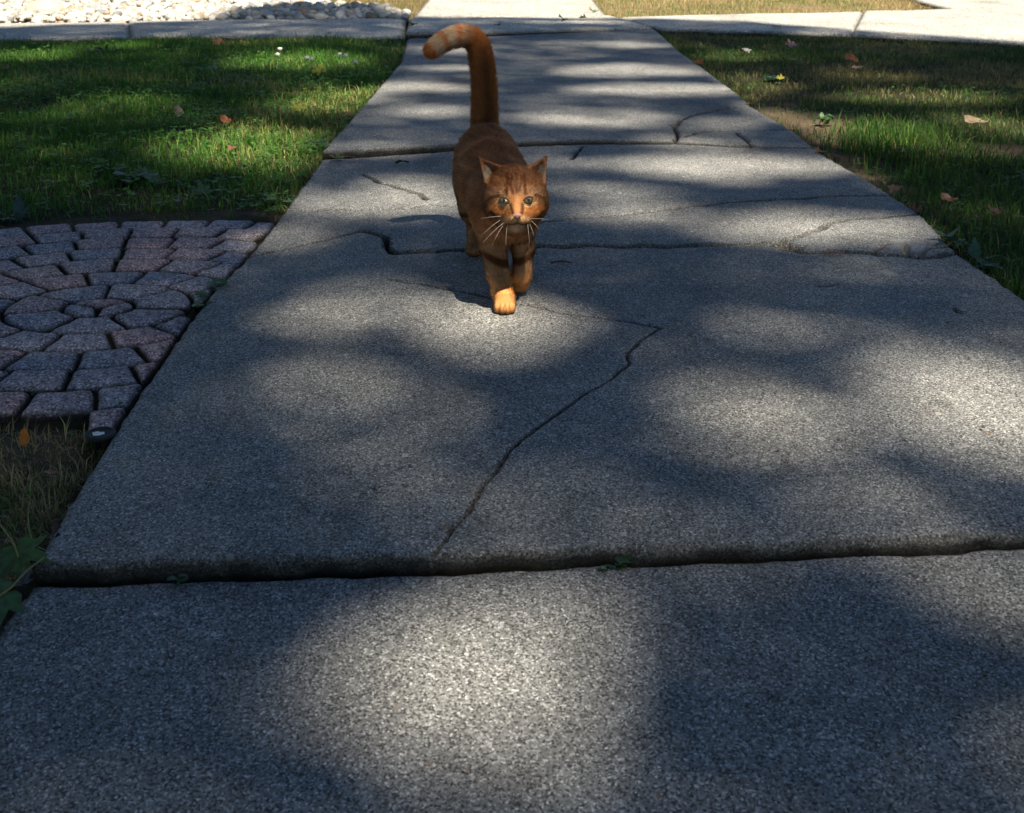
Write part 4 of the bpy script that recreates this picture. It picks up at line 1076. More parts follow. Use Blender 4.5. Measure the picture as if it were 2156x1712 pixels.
def added_tree(loc, hgt, rad, label, seed):
    # trees added out of view all round, only to hold back sky light
    r = np.random.default_rng(seed); t = empty('unseen_maple', loc)
    zt = np.linspace(0, hgt*.8, 10); tp = np.stack([.2*np.sin(zt*.4), .2*np.cos(zt*.5) - .2, zt], 1)
    V, Q, T = tube(tp, .28*(1 - zt/hgt*.9) + .15*np.exp(-zt*2), 14); mesh_obj('trunk', V, Fq=Q, Ft=T, mat=M['bark'], parent=t, sm=True)
    n = 7000; d = r.normal(size=(n, 3)); d /= np.linalg.norm(d, axis=1)[:, None]
    q = d*(r.uniform(0, 1, n)**.4)[:, None]*(1 + .18*np.sin(d[:, :1]*5 + d[:, 1:2]*4))*np.array([rad, rad, hgt*.38]) + [0, 0, hgt*.62]
    s = r.uniform(.14, .26, n)[:, None]; a = r.normal(size=(n, 3)); a /= np.linalg.norm(a, axis=1)[:, None]
    b = np.cross(a, r.normal(size=(n, 3))); b /= np.linalg.norm(b, axis=1)[:, None]
    V = np.stack([q - a*s, q + b*s*.9, q + a*s, q - b*s*.9], 1).reshape(-1, 3); i = np.arange(n)*4
    o = mesh_obj('crown', V, Ft=np.concatenate([np.stack([i, i + 1, i + 2], 1), np.stack([i, i + 2, i + 3], 1)]), mat=M['crown'], parent=t, colors=np.repeat(np.array([.05, .10, .03])*r.uniform(.7, 1.3, (n, 1)), 4, axis=0)); tag(o, kind='stuff')
    for k in range(5):
        z0 = hgt*(.35 + .08*k); e = np.array([math.cos(k*2.4), math.sin(k*2.4), .7])*rad*.7
        V, Q, T = tube([np.array([0, 0, z0]) + e*f for f in (0, .3, .65, 1)], [.10, .07, .045, .02], 7); mesh_obj('limb', V, Fq=Q, Ft=T, mat=M['bark'], parent=t, sm=True)
    tag(t, label, 'tree', 'added sky-blocking trees')
added_tree((-10.5, 1.5, -.02), 14, 5.0, 'unseen maple tree added far left of the walk to cut sky light', 71)
added_tree((14.0, -5.0, -.02), 15, 5.2, 'unseen maple tree added far right of the walk to cut sky light', 72)
added_tree((-8.2, 7.5, -.02), 13, 4.6, 'unseen maple tree added beyond the left lawn to cut sky light', 74)
added_tree((12.0, 3.0, -.02), 13, 4.6, 'unseen maple tree added beyond the right lawn to cut sky light', 75)
added_tree((-6.5, -9.5, -.02), 16, 5.5, 'unseen maple tree added behind the viewer to the left to cut sky light', 73)
tag(tree, 'tall maple tree behind the viewer whose crown dapples the walk with shade', 'tree')
# ================================================================ THE CAT
def proj(P):
    q = (np.asarray(P) - np.array([0, 0, H])) @ _R
    return IW/2 + FPX*q[..., 0]/-q[..., 2], IH/2 - FPX*q[..., 1]/-q[..., 2]
VOX = 0.0023
lo = np.array([-0.175, 2.10, -0.006]); hi = np.array([0.125, 2.80, 0.535])
dim = np.ceil((hi - lo)/VOX).astype(int)
F = np.full(dim, 0.2, np.float32); OWN = np.zeros(dim, np.int16)
PR = []                      # per primitive: region, flow
def window(a, b, pad):
    i0 = np.clip(((np.minimum(a, b) - pad - lo)/VOX).astype(int), 0, dim); i1 = np.clip(((np.maximum(a, b) + pad - lo)/VOX).astype(int) + 1, 0, dim)
    sl = tuple(slice(p, q) for p, q in zip(i0, i1))
    G = np.meshgrid(*[lo[k] + VOX*np.arange(i0[k], i1[k], dtype=np.float32) for k in range(3)], indexing='ij')
    return sl, np.stack(G, -1)
def put(sl, d, k, region, flow):
    f = F[sl]; PR.append((region, np.asarray(flow, float)))
    o = OWN[sl]; o[d < f] = len(PR) - 1; OWN[sl] = o
    hgt = np.clip(0.5 + 0.5*(f - d)/k, 0, 1)
    F[sl] = f*(1 - hgt) + d*hgt - k*hgt*(1 - hgt)
def ell(c, r, k, region, flow, rot=None):
    c, r = np.asarray(c, float), np.asarray(r, float)
    m = r.max() if rot is not None else r
    sl, P = window(c - m, c + m, 0.03)
    q = P - c
    if rot is not None: q = q @ np.array(rot)
    k0 = np.linalg.norm(q/r, axis=-1); k1 = np.linalg.norm(q/(r*r), axis=-1)
    put(sl, (k0*(k0 - 1)/(k1 + 1e-6)).astype(np.float32), k, region, flow)
def cone(a, b, ra, rb, k, region, flow=None):
    a, b = np.asarray(a, float), np.asarray(b, float)
    sl, P = window(a, b, max(ra, rb) + 0.03)
    ab = b - a; L2 = ab @ ab
    t = np.clip(((P - a) @ ab)/L2, 0, 1)
    d = np.linalg.norm(P - a - t[..., None]*ab, axis=-1) - (ra + (rb - ra)*t)
    put(sl, d.astype(np.float32), k, region, ab/math.sqrt(L2) if flow is None else flow)
def chain(pts, rads, k, region):
    for i in range(len(pts) - 1): cone(pts[i], pts[i + 1], rads[i], rads[i + 1], k, region)
def tri(a, b, c, th, k, region, flow):
    a, b, c = (np.asarray(q, float) for q in (a, b, c))
    sl, p = window(np.minimum(np.minimum(a, b), c), np.maximum(np.maximum(a, b), c), 0.02)
    n = np.cross(b - a, a - c)
    def edge(p0, p1):
        e = p1 - p0; w = p - p0
        t = np.clip((w @ e)/(e @ e), 0, 1); return ((w - t[..., None]*e)**2).sum(-1)
    ins = (np.sign((p - a) @ np.cross(b - a, n)) + np.sign((p - b) @ np.cross(c - b, n)) + np.sign((p - c) @ np.cross(a - c, n)))
    d2 = np.where(np.abs(ins) < 2, np.minimum(np.minimum(edge(a, b), edge(b, c)), edge(c, a)), ((p - a) @ n)**2/(n @ n))
    put(sl, (np.sqrt(d2) - th).astype(np.float32), k, region, flow)
BACK = (0, 1, -.35)
# trunk
ell(at(1024, 338, 2.615), (.057, .088, .064), .03, 'body', BACK)
ell(at(1036, 376, 2.48), (.062, .120, .066), .04, 'body', BACK)
ell(at(1058, 418, 2.355), (.048, .080, .052), .04, 'body', BACK)
cone(at(1064, 440, 2.33), at(1084, 428, 2.235), .050, .040, .03, 'neck', (0, .7, -.7))
# shoulders and haunches
ell(at(1038, 432, 2.36), (.025, .055, .052), .03, 'body', (0, .5, -.8))
ell(at(1092, 432, 2.36), (.025, .055, .052), .03, 'body', (0, .5, -.8))
ell(at(1003, 385, 2.60), (.028, .058, .056), .03, 'body', (0, .4, -.9))
ell(at(1060, 395, 2.59), (.028, .060, .060), .03, 'body', (0, .4, -.9))
# the fore leg that carries the weight
gp = g(1063, 664); paw = np.array([gp[0], gp[1] + .024, 0.0145])
chain([at(1042, 468, 2.34), at(1039, 520, 2.345), at(1047, 572, 2.30), at(1057, 615, 2.262), paw + [0, .006, .008]], [.027, .0215, .0175, .0150, .0140], .010, 'foreleg')
ell(paw, (.0175, .024, .0155), .010, 'paw', (0, -.8, -.5))
for dx, dy in ((-.0120, .004), (-.0042, -.002), (.0042, -.002), (.0120, .004)):
    ell(paw + [dx, -.0175 + dy, -.003], (.0058, .011, .0102), .0022, 'paw', (0, -.6, -.8))
# the lifted one
chain([at(1094, 475, 2.34), at(1101, 520, 2.36), at(1100, 565, 2.325), at(1097, 582, 2.322)], [.025, .0185, .0145, .0135], .010, 'foreleg')
chain([at(1097, 582, 2.322), at(1091, 595, 2.345)], [.0150, .0160], .010, 'foreleg')
ell(at(1090, 593, 2.352), (.0165, .018, .0150), .010, 'foreleg', (0, .7, -.6))
# hind legs: knee forward and high, hock back, shank near upright
hp = g(999, 543); hpaw = np.array([hp[0], hp[1] + .02, .012])
chain([at(1006, 395, 2.60), at(1004, 436, 2.555)], [.040, .030], .02, 'hindleg')
chain([at(1004, 436, 2.555), at(1000, 462, 2.675)], [.028, .0155], .016, 'hindleg')
chain([at(1000, 462, 2.675), hpaw + [0, .012, .008]], [.0150, .0135], .012, 'hindleg')
ell(hpaw, (.0155, .026, .0125), .010, 'hindleg', (0, -.8, -.5))
hp2 = g(1052, 580); hpaw2 = np.array([hp2[0], hp2[1] + .02, .012])
hock2 = np.array([hp2[0] + .003, hp2[1] + .065, .072])
chain([at(1052, 405, 2.585), at(1056, 455, 2.50)], [.045, .033], .02, 'hindleg')
chain([at(1056, 455, 2.50), hock2], [.028, .0150], .016, 'hindleg')
chain([hock2, hpaw2 + [0, .012, .008]], [.0150, .0135], .012, 'hindleg')
ell(hpaw2, (.0155, .026, .0125), .010, 'hindleg', (0, -.8, -.5))
# tail, up and over to one side
TAIL = [at(1021, 292, 2.685), at(1020, 255, 2.705), at(1020, 215, 2.72), at(1019, 175, 2.73), at(1014, 128, 2.735), at(1006, 97, 2.732), at(988, 79, 2.725), at(957, 78, 2.718), at(928, 92, 2.71), at(911, 104, 2.705)]
_r = np.array([.0235, .0205, .0195, .0188, .0180, .0172, .0162, .0150, .0135, .0115])
def spline(P, m):
    P = np.vstack([2*P[0] - P[1], P, 2*P[-1] - P[-2]]); out = []
    for i in range(1, len(P) - 2):
        for t in np.linspace(0, 1, m, endpoint=False):
            out.append(.5*(2*P[i] + (P[i+1] - P[i-1])*t + (2*P[i-1] - 5*P[i] + 4*P[i+1] - P[i+2])*t*t + (3*P[i] - P[i-1] - 3*P[i+1] + P[i+2])*t**3))
    return np.array(out + [P[-2]])
TAIL = np.array(TAIL); _tr = spline(np.c_[TAIL, _r], 5); TAIL = _tr[:, :3]
cone(at(1022, 300, 2.66), TAIL[2], .030, .022, .016, 'tail')
chain(list(TAIL), list(_tr[:, 3]), .0012, 'tail')
# head
ell(at(1085, 399, 2.208), (.0450, .046, .0395), .02, 'head', (0, 1, .3))
for s in (-1, 1):
    ell(at(1085 + s*36, 432, 2.195), (.0225, .027, .0225), .026, 'head', (s*.8, .6, -.3))
    ell(at(1085 + s*25, 412, 2.178), (.0140, .014, .0120), .012, 'head', (s*.4, .6, .6))
    ell(at(1089 + s*11.5, 460, 2.160), (.0120, .0135, .0100), .012, 'head', (s*.9, .5, -.2))
ell(at(1087, 432, 2.186), (.032, .020, .026), .022, 'head', (0, .8, .3))
cone(at(1087, 400, 2.173), at(1089, 448, 2.151), .0165, .0105, .018, 'head', (0, .8, .6))
ell(at(1089, 473, 2.168), (.0120, .0125, .0080), .008, 'head', (0, .3, -.9))
ell(at(1087, 470, 2.205), (.0270, .030, .020), .02, 'head', (0, .4, -.9))
# ears
for T_, A, B, Cb in ((at(1009, 333, 2.226), at(1060, 354, 2.202), at(1023, 384, 2.196), at(1043, 364, 2.226)),
                     (at(1149, 331, 2.222), at(1113, 354, 2.202), at(1147, 386, 2.196), at(1131, 364, 2.226))):
    up = (T_ - (A + B)/2); up /= np.linalg.norm(up)
    mid = Cb + (T_ - Cb)*.5 + np.array([0, .003, 0])
    tri(T_, A, mid, .0021, .004, 'ear', up); tri(A, mid, Cb, .0024, .005, 'ear', up)
    tri(T_, B, mid, .0021, .004, 'ear', up); tri(B, mid, Cb, .0024, .005, 'ear', up)

def surface_nets(F):
    S = F < 0; n = F.shape
    acc = np.zeros(tuple(k - 1 for k in n) + (3,), np.float32); cnt = np.zeros(tuple(k - 1 for k in n), np.int16)
    cs = [(slice(0, n[0] - 1), slice(1, n[0])), (slice(0, n[1] - 1), slice(1, n[1])), (slice(0, n[2] - 1), slice(1, n[2]))]
    for ax in range(3):
        o = [k for k in range(3) if k != ax]
        for i in (0, 1):
            for j in (0, 1):
                s0 = [None]*3; s1 = [None]*3
                s0[ax], s1[ax] = cs[ax]; s0[o[0]] = s1[o[0]] = cs[o[0]][i]; s0[o[1]] = s1[o[1]] = cs[o[1]][j]
                a, b = F[tuple(s0)], F[tuple(s1)]
                m = S[tuple(s0)] != S[tuple(s1)]
                t = a[m]/(a[m] - b[m]); p = np.zeros((len(t), 3), np.float32)
                p[:, ax] = t; p[:, o[0]] = i; p[:, o[1]] = j
                acc[m] += p; cnt[m] += 1
    cell = cnt > 0
    vid = np.full(cell.shape, -1, np.int64); vid[cell] = np.arange(cell.sum())
    pos = np.argwhere(cell) + acc[cell]/cnt[cell][:, None]
    quads = []
    for ax in range(3):
        o = [(ax + 1) % 3, (ax + 2) % 3]
        s0 = [slice(1, n[k] - 1) for k in range(3)]; s1 = list(s0)
        s0[ax] = slice(0, n[ax] - 1); s1[ax] = slice(1, n[ax])
        ch = S[tuple(s0)] != S[tuple(s1)]
        e = np.argwhere(ch); e[:, o[0]] += 1; e[:, o[1]] += 1
        ins = S[tuple(e.T)]
        def c(d0, d1):
            q = e.copy(); q[:, o[0]] -= d0; q[:, o[1]] -= d1; return vid[tuple(q.T)]
        q = np.stack([c(1, 1), c(0, 1), c(0, 0), c(1, 0)], 1)
        q[~ins] = q[~ins][:, ::-1]
        quads.append(q)
    return pos, np.concatenate(quads)
pos, quads = surface_nets(F)
cv_ = lo + pos*VOX
ci = np.clip(np.round(pos).astype(int), 0, dim - 1)
own = OWN[tuple(ci.T)]
gx = [np.gradient(F[max(0, 0):], VOX, axis=k) for k in range(3)]
cn = np.stack([q[tuple(ci.T)] for q in gx], 1); cn /= np.linalg.norm(cn, axis=1)[:, None] + 1e-9
del gx
reg = np.array([PR[k][0] for k in range(len(PR))])[own]
flow = np.array([PR[k][1] for k in range(len(PR))])[own]
# a little relaxing of the surface
E = np.concatenate([quads[:, [0, 1]], quads[:, [1, 2]], quads[:, [2, 3]], quads[:, [3, 0]]])
deg = np.bincount(E.ravel(), minlength=len(cv_))[:, None]
def relax(A, it):
    for _ in range(it):
        s = np.zeros_like(A); np.add.at(s, E[:, 0], A[E[:, 1]]); np.add.at(s, E[:, 1], A[E[:, 0]])
        A = A*.4 + .6*s/deg
    return A
cv_ = relax(cv_, 2); flow = relax(flow, 8); cn = relax(cn, 2)
# sweep of the coat on the head: away from the nose
NOSE = at(1089, 452, 2.15)
hm = (reg == 'head')
fh = cv_ - NOSE; fh /= np.linalg.norm(fh, axis=1)[:, None] + 1e-9
flow[hm] = 0.75*fh[hm] + 0.25*flow[hm]

# ---- the coat's colours
U, Vp = proj(cv_)
def stripes(line, w):
    d, _ = segdist(U, Vp, np.asarray(line, float)); return np.clip(1.4 - d/w, 0, 1)
base_o = np.array([0.36, 0.172, 0.074]); dark = np.array([0.17, 0.058, 0.018]); pale = np.array([0.58, 0.38, 0.20]); bright = np.array([0.56, 0.225, 0.060]); cream = np.array([0.62, 0.49, 0.34])
ccol = np.tile(base_o, (len(cv_), 1))
def lay(mask, c):
    global ccol
    mask = np.clip(mask, 0, 1)[:, None]; ccol = ccol*(1 - mask) + mask*np.asarray(c)
bodym = np.isin(reg, ['body', 'neck']).astype(float)
band = np.sin(cv_[:, 1]*62 + 6*fbm(cv_[:, 0]*14, cv_[:, 1]*14, 201, 2) + cv_[:, 2]*12)
lay(bodym*np.clip(band*1.4 - .35, 0, 1)*.40, dark)
lay(bodym*smooth(.165, .10, cv_[:, 2])*.55, pale*.75)
spine = np.exp(-((cv_[:, 0] - np.interp(cv_[:, 1], [2.3, 2.65], [0.02, -.02]))/.014)**2)*smooth(.2, .24, cv_[:, 2])
lay(bodym*spine*.35, dark)
legm = np.isin(reg, ['foreleg', 'hindleg', 'paw']).astype(float)
lay(legm*.7, np.array([0.33, 0.185, 0.090]))
lb = np.sin(cv_[:, 2]*190 + 1.2*np.sin(cv_[:, 0]*60) + 1.0)
lay(legm*np.clip(lb*2.0 - .6, 0, 1)*smooth(.045, .06, cv_[:, 2]), dark*.7)
lay(legm*smooth(.050, .034, cv_[:, 2])*np.isin(reg, ['foreleg', 'paw']), np.array([0.60, 0.30, 0.105]))
lay(stripes([(1063, 640), (1064, 666)], 1.6)*(reg == 'paw')*.6, dark*1.6)
# tail: rings towards the tip
tl = np.array(TAIL); s = np.r_[0, np.cumsum(np.linalg.norm(np.diff(tl, axis=0), axis=1))]
best = np.full(len(cv_), 9.); ts = np.zeros(len(cv_))
for i in range(len(tl) - 1):
    ab = tl[i + 1] - tl[i]; t = np.clip(((cv_ - tl[i]) @ ab)/(ab @ ab), 0, 1)
    d = np.linalg.norm(cv_ - tl[i] - t[:, None]*ab, axis=1); m = d < best
    best[m] = d[m]; ts[m] = (s[i] + t*(s[i + 1] - s[i]))[m]
tm = (reg == 'tail').astype(float)
lay(tm, np.array([0.36, 0.15, 0.045]))
lay(tm*np.exp(-((cv_[:, 0] - np.interp(cv_[:, 2], [.25, .45], [-.018, -.026]))/.010)**2)*smooth(.40, .36, cv_[:, 2])*.8, dark*.6)
k = smooth(.195, .225, ts)
lay(tm*k, cream)
lay(tm*k*np.clip(np.sin((ts - .212)*2*np.pi/.030)*1.6 - .3, 0, 1)*.8, bright)
lay(tm*smooth(s[-1] - .012, s[-1], ts)*.8, bright*.85)
# face
hd = np.isin(reg, ['head']).astype(float)*smooth(2.26, 2.23, cv_[:, 1])
lay(np.isin(reg, ['head', 'ear']).astype(float), np.array([0.25, 0.105, 0.042]))
blob = lambda u, v, ru, rv: smooth(1.25, .35, np.hypot((U - u)/ru, (Vp - v)/rv))
lay(hd*blob(1087, 436, 54, 44)*.8, np.array([0.42, 0.185, 0.065]))
lay(hd*blob(1087, 366, 56, 30)*.75, np.array([0.145, 0.064, 0.030]))
lay(hd*blob(1020, 440, 20, 40)*.6, np.array([0.17, 0.085, 0.038])); lay(hd*blob(1152, 440, 20, 40)*.6, np.array([0.17, 0.085, 0.038]))
lay(hd*blob(1053, 407, 27, 16)*.5, np.array([0.42, 0.27, 0.165])); lay(hd*blob(1121, 405, 27, 16)*.5, np.array([0.42, 0.27, 0.165]))
lay(hd*blob(1050, 442, 26, 14)*.9, bright); lay(hd*blob(1124, 442, 24, 14)*.9, bright)
lay(hd*blob(1088, 436, 7, 28)*.6, np.array([0.50, 0.255, 0.11]))
lay(hd*stripes([(1046, 427), (1062, 433), (1073, 436)], 4.0)*.85, pale*1.1); lay(hd*stripes([(1128, 427), (1112, 433), (1101, 436)], 4.0)*.85, pale*1.1)
lay(hd*blob(1073, 463, 18, 9), np.array([0.62, 0.38, 0.19])); lay(hd*blob(1105, 463, 17, 9), np.array([0.62, 0.38, 0.19]))
lay(hd*blob(1088, 481, 22, 9)*.8, cream*.85)
for ln, w in (([(1070, 368), (1068, 390), (1066.5, 410)], 2.6), ([(1077, 372), (1075, 390), (1080, 407)], 2.3), ([(1087, 366), (1087, 390), (1088, 404)], 2.6), ([(1099, 372), (1095, 390), (1093, 402)], 2.2), ([(1104, 370), (1104, 390), (1106, 408)], 2.6),
              ([(1050, 413.5), (1036, 416), (1028, 424), (1024, 436)], 2.2), ([(1126, 412), (1138, 414), (1145, 422), (1147, 436)], 2.2), ([(1075, 431), (1078, 444), (1080, 450)], 2.6), ([(1100, 431), (1100, 444), (1098, 450)], 2.6),
              ([(1034, 446), (1046, 456)], 2.2), ([(1144, 444), (1134, 456)], 2.2)):
    lay(hd*stripes(ln, w*1.45), dark*.55)
for ln in ([(1062, 459), (1074, 461)], [(1062, 464), (1074, 465)], [(1115, 459), (1104, 461)], [(1115, 464), (1104, 465)]): lay(hd*stripes(ln, 1.0)*.6, bright*.8)
for ln in ([(1089, 461), (1089, 469)], [(1089, 469), (1080, 472.5), (1070, 471.5)], [(1089, 469), (1098, 472.5), (1109, 471)]): lay(hd*stripes(ln, 1.5)*.9, np.array([0.06, 0.025, 0.02]))
em = (reg == 'ear').astype(float)
facing = np.clip(-cn[:, 1]*2.0, 0, 1)
lay(em, np.array([0.26, 0.095, 0.034]))
for cx, s_ in ((1026, 1), (1136, -1)):
    lay(em*facing*blob(cx + (2 if s_ > 0 else 2), 364, 15, 22)*.95, np.array([0.25, 0.20, 0.145]))
ccol = ccol*np.select([reg == 'paw', np.isin(reg, ['head', 'ear']), np.isin(reg, ['foreleg', 'hindleg'])], [1.0, 1.14, 1.42], 1.5)[:, None]*(0.86 + 0.28*fbm(cv_[:, 0]*160, cv_[:, 2]*160 + cv_[:, 1]*120, 207, 2))[:, None]

def fur_mat(name, transl):
    m, nt, b = newmat(name)
    a = N(nt, 'ShaderNodeVertexColor', layer_name='tint').outputs[0]
    nt.links.new(a, b.inputs['Base Color'])
    b.inputs['Roughness'].default_value = 0.6; b.inputs['Specular IOR Level'].default_value = 0.25
    b.inputs['Sheen Weight'].default_value = 0.0
    if transl:
        t = N(nt, 'ShaderNodeBsdfTranslucent'); nt.links.new(a, t.inputs[0])
        mx = N(nt, 'ShaderNodeMixShader'); mx.inputs[0].default_value = transl
        nt.links.new(b.outputs[0], mx.inputs[1]); nt.links.new(t.outputs[0], mx.inputs[2])
        nt.links.new(mx.outputs[0], nt.nodes['Material Output'].inputs[0])
    return m
M['hide'] = fur_mat('cat_hide', 0.0); M['fur'] = fur_mat('cat_fur', 0.50)
cat = empty('cat', (paw[0], paw[1] + .15, 0))
def cpart(o, parent=None):
    o.parent = parent or cat
    if not parent: o.matrix_parent_inverse = Matrix.Translation(-cat.location)
    return o
body = cpart(mesh_obj('body', cv_, Fq=quads, mat=M['hide'], colors=ccol, sm=True))

# ---- fur: one strand after the other
fl = {'body': .0095, 'neck': .0110, 'foreleg': .0055, 'hindleg': .0065, 'paw': .0028, 'tail': .0125, 'head': .0044, 'ear': .0030}
flen = relax(np.array([fl[r] for r in reg])[:, None], 6)[:, 0]
flen = np.where(hm, np.minimum(flen, .0026 + .0055*smooth(0.02, .075, np.linalg.norm(cv_ - NOSE, axis=1))), flen)
lay_out = np.array([{'tail': .62, 'ear': .35, 'paw': .35, 'head': .45}.get(r, .42) for r in reg])
lay_out = relax(lay_out[:, None], 6)[:, 0]
qa = cv_[quads]
area = np.linalg.norm(np.cross(qa[:, 2] - qa[:, 0], qa[:, 3] - qa[:, 1]), axis=1)/2
fdens = np.array([{'tail': 2.4, 'head': 1.9, 'paw': 1.3, 'ear': 1.2}.get(r, 1.0) for r in reg])[quads[:, 0]]
p_ = area*fdens; p_ /= p_.sum()
NS = 145000
fi = rng.choice(len(quads), NS, p=p_)
wts = rng.dirichlet([1, 1, 1, 1], NS)
pick = lambda A: (A[quads[fi]]*wts[:, :, None]).sum(1)
rp, rn, rf, rc = pick(cv_), pick(cn), pick(flow), pick(ccol)
rn /= np.linalg.norm(rn, axis=1)[:, None]
rl = pick(flen[:, None])[:, 0]; ro = pick(lay_out[:, None])[:, 0]
# none over the eyes, nose
ru_, rv_ = proj(rp)
EYES = ((1061.5, 421.5, 1), (1112.5, 420.3, -1))
okm = np.ones(NS, bool)
front = rp[:, 1] < 2.2
for eu, ev, s_ in EYES: okm &= ~(front & (np.hypot((ru_ - eu)/11.0, (rv_ - ev - s_*(ru_ - eu)*.30)/5.2) < 1))
okm &= ~(front & (np.hypot((ru_ - 1089.5)/11.5, (rv_ - 455)/8) < 1))
rp, rn, rf, rc, rl, ro = (A[okm] for A in (rp, rn, rf, rc, rl, ro)); NS = len(rp)
ft = rf - (rf*rn).sum(1)[:, None]*rn; ft /= np.linalg.norm(ft, axis=1)[:, None] + 1e-6
cl = np.stack([vnoise(rp[:, 0]*210 + rp[:, 1]*90, rp[:, 2]*210 + k*7, 300 + k) - .5 for k in range(3)], 1)
d0 = rn*ro[:, None] + ft*.85 + rng.normal(0, .16, (NS, 3)) + cl*np.where(rl > .0115, .06, .42)[:, None]
d0 /= np.linalg.norm(d0, axis=1)[:, None]
tailm = rl > .0115
rl = rl*rng.uniform(.55, 1.25, NS)
d1 = d0 + ft*.35 - np.array([0, 0, .15]); d1 /= np.linalg.norm(d1, axis=1)[:, None]
mid = rp + d0*(rl*.55)[:, None]; tip = mid + d1*(rl*.5)[:, None]
rd = rng.normal(size=(NS, 3)); wv = np.cross(d0, rn + rd*.6); wv /= np.linalg.norm(wv, axis=1)[:, None] + 1e-9
wd = np.where(rl > .009, .00052, .00042)[:, None]*rng.uniform(.7, 1.3, (NS, 1))
rp = rp - rn*.0006
FV = np.stack([rp - wv*wd, rp + wv*wd, mid + wv*wd*.7, mid - wv*wd*.7, tip], 1)
ng = np.cross(FV[:, 1] - FV[:, 0], FV[:, 3] - FV[:, 0]); fl_ = (ng*rn).sum(1) < 0
FV[fl_] = FV[fl_][:, [1, 0, 3, 2, 4]]
i = np.arange(NS)*5
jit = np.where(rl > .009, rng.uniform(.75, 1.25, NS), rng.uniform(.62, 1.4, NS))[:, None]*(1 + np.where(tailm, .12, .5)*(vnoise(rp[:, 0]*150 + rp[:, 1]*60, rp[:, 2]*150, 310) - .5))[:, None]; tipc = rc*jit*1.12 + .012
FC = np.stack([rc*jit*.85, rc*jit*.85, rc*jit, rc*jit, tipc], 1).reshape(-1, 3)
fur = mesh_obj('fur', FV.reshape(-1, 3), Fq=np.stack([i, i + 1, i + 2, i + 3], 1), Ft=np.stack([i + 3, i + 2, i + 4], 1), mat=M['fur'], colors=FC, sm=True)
nn = np.repeat((rn + d0*.15)/np.linalg.norm(rn + d0*.15, axis=1)[:, None], 5, axis=0)
fur.data.normals_split_custom_set_from_vertices(nn.tolist())
cpart(fur, body); tag(fur, kind='stuff')
body['label'] = 'ginger tabby body with banded legs, mid-stride'

# ---- eyes, nose, whiskers
def surf(u, v, rad=4.0):
    m = (np.hypot(U - u, Vp - v) < rad) & (cv_[:, 1] < 2.26) & (cn[:, 1] < .2)
    return cv_[m][np.argsort(cv_[m][:, 1])[:6]].mean(0) if m.any() else at(u, v, 2.17)
def glossy(name, rough):
    m, nt, b = newmat(name)
    nt.links.new(N(nt, 'ShaderNodeVertexColor', layer_name='tint').outputs[0], b.inputs['Base Color'])
    b.inputs['Roughness'].default_value = rough; b.inputs['Coat Weight'].default_value = .25; b.inputs['Coat Roughness'].default_value = .15
    return m
M['eye'] = glossy('cat_eye', 0.3); M['nose'] = glossy('cat_nose', 0.6); M['nose'].node_tree.nodes['Principled BSDF'].inputs['Coat Weight'].default_value = 0.0
M['whisker'] = plain('whisker', (0.60, 0.57, 0.52), .5, .3, 100, .05)
def dome(hw, hh_top, hh_bot, bulge, nr=9, na=28):
    V, col_, = [[0, -bulge, 0]], [0.0]
    for k in range(1, nr + 1):
        r = k/nr
        for a in np.linspace(0, 2*np.pi, na, endpoint=False):
            c, s_ = math.cos(a), math.sin(a)
            x = hw*r*c; z = (hh_top if s_ > 0 else hh_bot)*r*s_*(1 - .45*abs(c)**2)
            V.append([x, -bulge*math.sqrt(max(0, 1 - r*r)), z]); col_.append(r)
    T = [(0, 1 + (i + 1) % na, 1 + i) for i in range(na)]; Q = []
    for k in range(nr - 1):
        for i in range(na):
            j = (i + 1) % na; Q.append((1 + k*na + i, 1 + k*na + j, 1 + (k + 1)*na + j, 1 + (k + 1)*na + i))
    return np.array(V), np.array(Q)[:, ::1], np.array(T), np.array(col_), np.array(V)[-na:]
look = np.array([0, 0, H]) - at(1087, 420, 2.16); look /= np.linalg.norm(look)
for eu, ev, s_ in EYES:
    c = surf(eu, ev)
    V, Q, T, r, rim = dome(.0088, .0034, .0044, .0035)
    col_ = np.tile((0.065, 0.064, 0.030), (len(V), 1)) + np.clip(-V[:, 2:3]/.004 + .1, 0, 1)*np.array([[.13, .115, .055]])
    col_ = col_*np.clip(1.25 - .5*r**2, .5, 1.2)[:, None]; col_[r > .93] = (0.018, 0.012, 0.008)
    o = cpart(mesh_obj('eye', V, Fq=Q, Ft=T, mat=M['eye'], colors=col_, sm=True))
    rot = Matrix.Rotation(math.radians(20)*s_, 4, 'Y') ; facing_ = Matrix.Rotation(-.20, 4, 'X') @ Matrix.Rotation(s_*-.22, 4, 'Z')
    o.matrix_basis = Matrix.Translation(c + np.array([0, -.0017, .0])) @ facing_ @ rot
    o['label'] = 'half closed green eye'
    V2, Q2, T2, r2, _ = dome(.0026, .0032, .0036, .0012, 4, 16)
    p2 = mesh_obj('pupil', V2 + [0, -.0027, .0004], Fq=Q2, Ft=T2, mat=M['eye'], colors=np.tile((.006, .006, .005), (len(V2), 1)), sm=True); p2.parent = o
    for nm, sel, rd_, cc_ in (('upper_eyelid', rim[:, 2] >= -1e-6, .0013, (0.05, .024, .014)), ('lower_eyelid', rim[:, 2] <= 1e-6, .0008, (0.05, .026, .016))):
        q = rim[sel]; q = q[np.argsort(q[:, 0])]
        q = q + [0, -.0010, .0006 if nm[0] == 'u' else -.0003]
        Vt, Qt, Tt = tube(q, rd_*np.sin(np.linspace(.35, np.pi - .35, len(q)))**.6, 6)
        t_ = mesh_obj(nm, Vt, Fq=Qt, Ft=Tt, mat=M['hide'], colors=np.tile(cc_, (len(Vt), 1)), sm=True); t_.parent = o
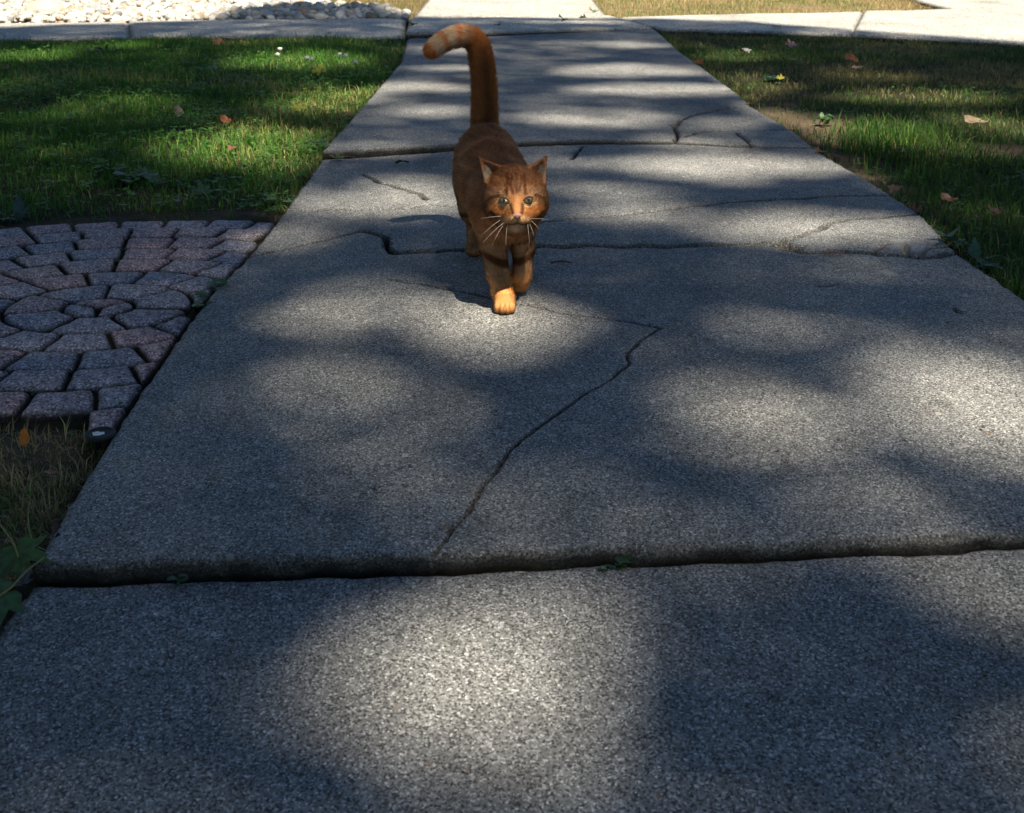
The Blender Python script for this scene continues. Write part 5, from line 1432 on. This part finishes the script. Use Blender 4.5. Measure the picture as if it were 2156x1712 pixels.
# nose leather
c = surf(1089.5, 456, 4)
V, Q, T, r, rim = dome(.0078, .0040, .0085, .0034, 6, 24)
V[:, 0] *= np.where(V[:, 2] < 0, np.clip(1 + V[:, 2]/.0088, .12, 1), 1.0)
o = cpart(mesh_obj('nose', V, Fq=Q, Ft=T, mat=M['nose'], colors=np.tile((0.31, .155, .13), (len(V), 1))*np.where(V[:, 2:3] < -.003, .6, 1), sm=True))
o.matrix_basis = Matrix.Translation(c + np.array([0, -.0030, .0012])) @ Matrix.Rotation(.25, 4, 'X')
o['label'] = 'pink nose'
for side in (-1, 1):
    q = cpart(mesh_obj('nostril', np.array([[-.0011, 0, 0], [0, -.0004, -.0006], [.0011, 0, 0], [0, -.0004, .0008], [0, .001, 0]])*1.2, Ft=np.array([(0, 1, 3), (1, 2, 3), (0, 4, 1), (1, 4, 2), (2, 4, 3), (3, 4, 0)]), mat=M['nose'], colors=np.tile((.04, .015, .015), (5, 1))), o)
    q.location = (side*.0040, -.0026, -.0018)
W_ = [((1055, 456), (1040, 456), (1024, 459)), ((1054, 464), (1038, 473), (1022, 490)), ((1061, 469), (1043, 482), (1027, 502)), ((1061, 471), (1048, 490), (1041, 508)), ((1067, 474), (1064.5, 490), (1066, 508)),
      ((1113, 472), (1112, 486), (1115, 503)), ((1116, 472), (1121, 482), (1122, 492)), ((1120, 466), (1128, 472), (1131, 479)), ((1119, 461), (1132, 460), (1146, 462))]
for k, (a, b, c) in enumerate(W_):
    b = (a[0] + (b[0] - a[0])*1.2, a[1] + (b[1] - a[1])*1.2); c = (a[0] + (c[0] - a[0])*1.35, a[1] + (c[1] - a[1])*1.35)
    p0 = surf(*a) + [0, .002, 0]; p1 = at(*b, p0[1] - .012); p2 = at(*c, p0[1] - .006)
    t = np.linspace(0, 1, 10)[:, None]
    pts = (1 - t)**2*p0 + 2*t*(1 - t)*p1 + t*t*p2
    V, Q, T = tube(pts, np.linspace(.00023, .00008, 10), 4)
    cpart(mesh_obj('whisker', V, Fq=Q, Ft=T, mat=M['whisker'], sm=True))
tag(cat, 'ginger tabby cat with raised tail walking towards the viewer', 'cat')
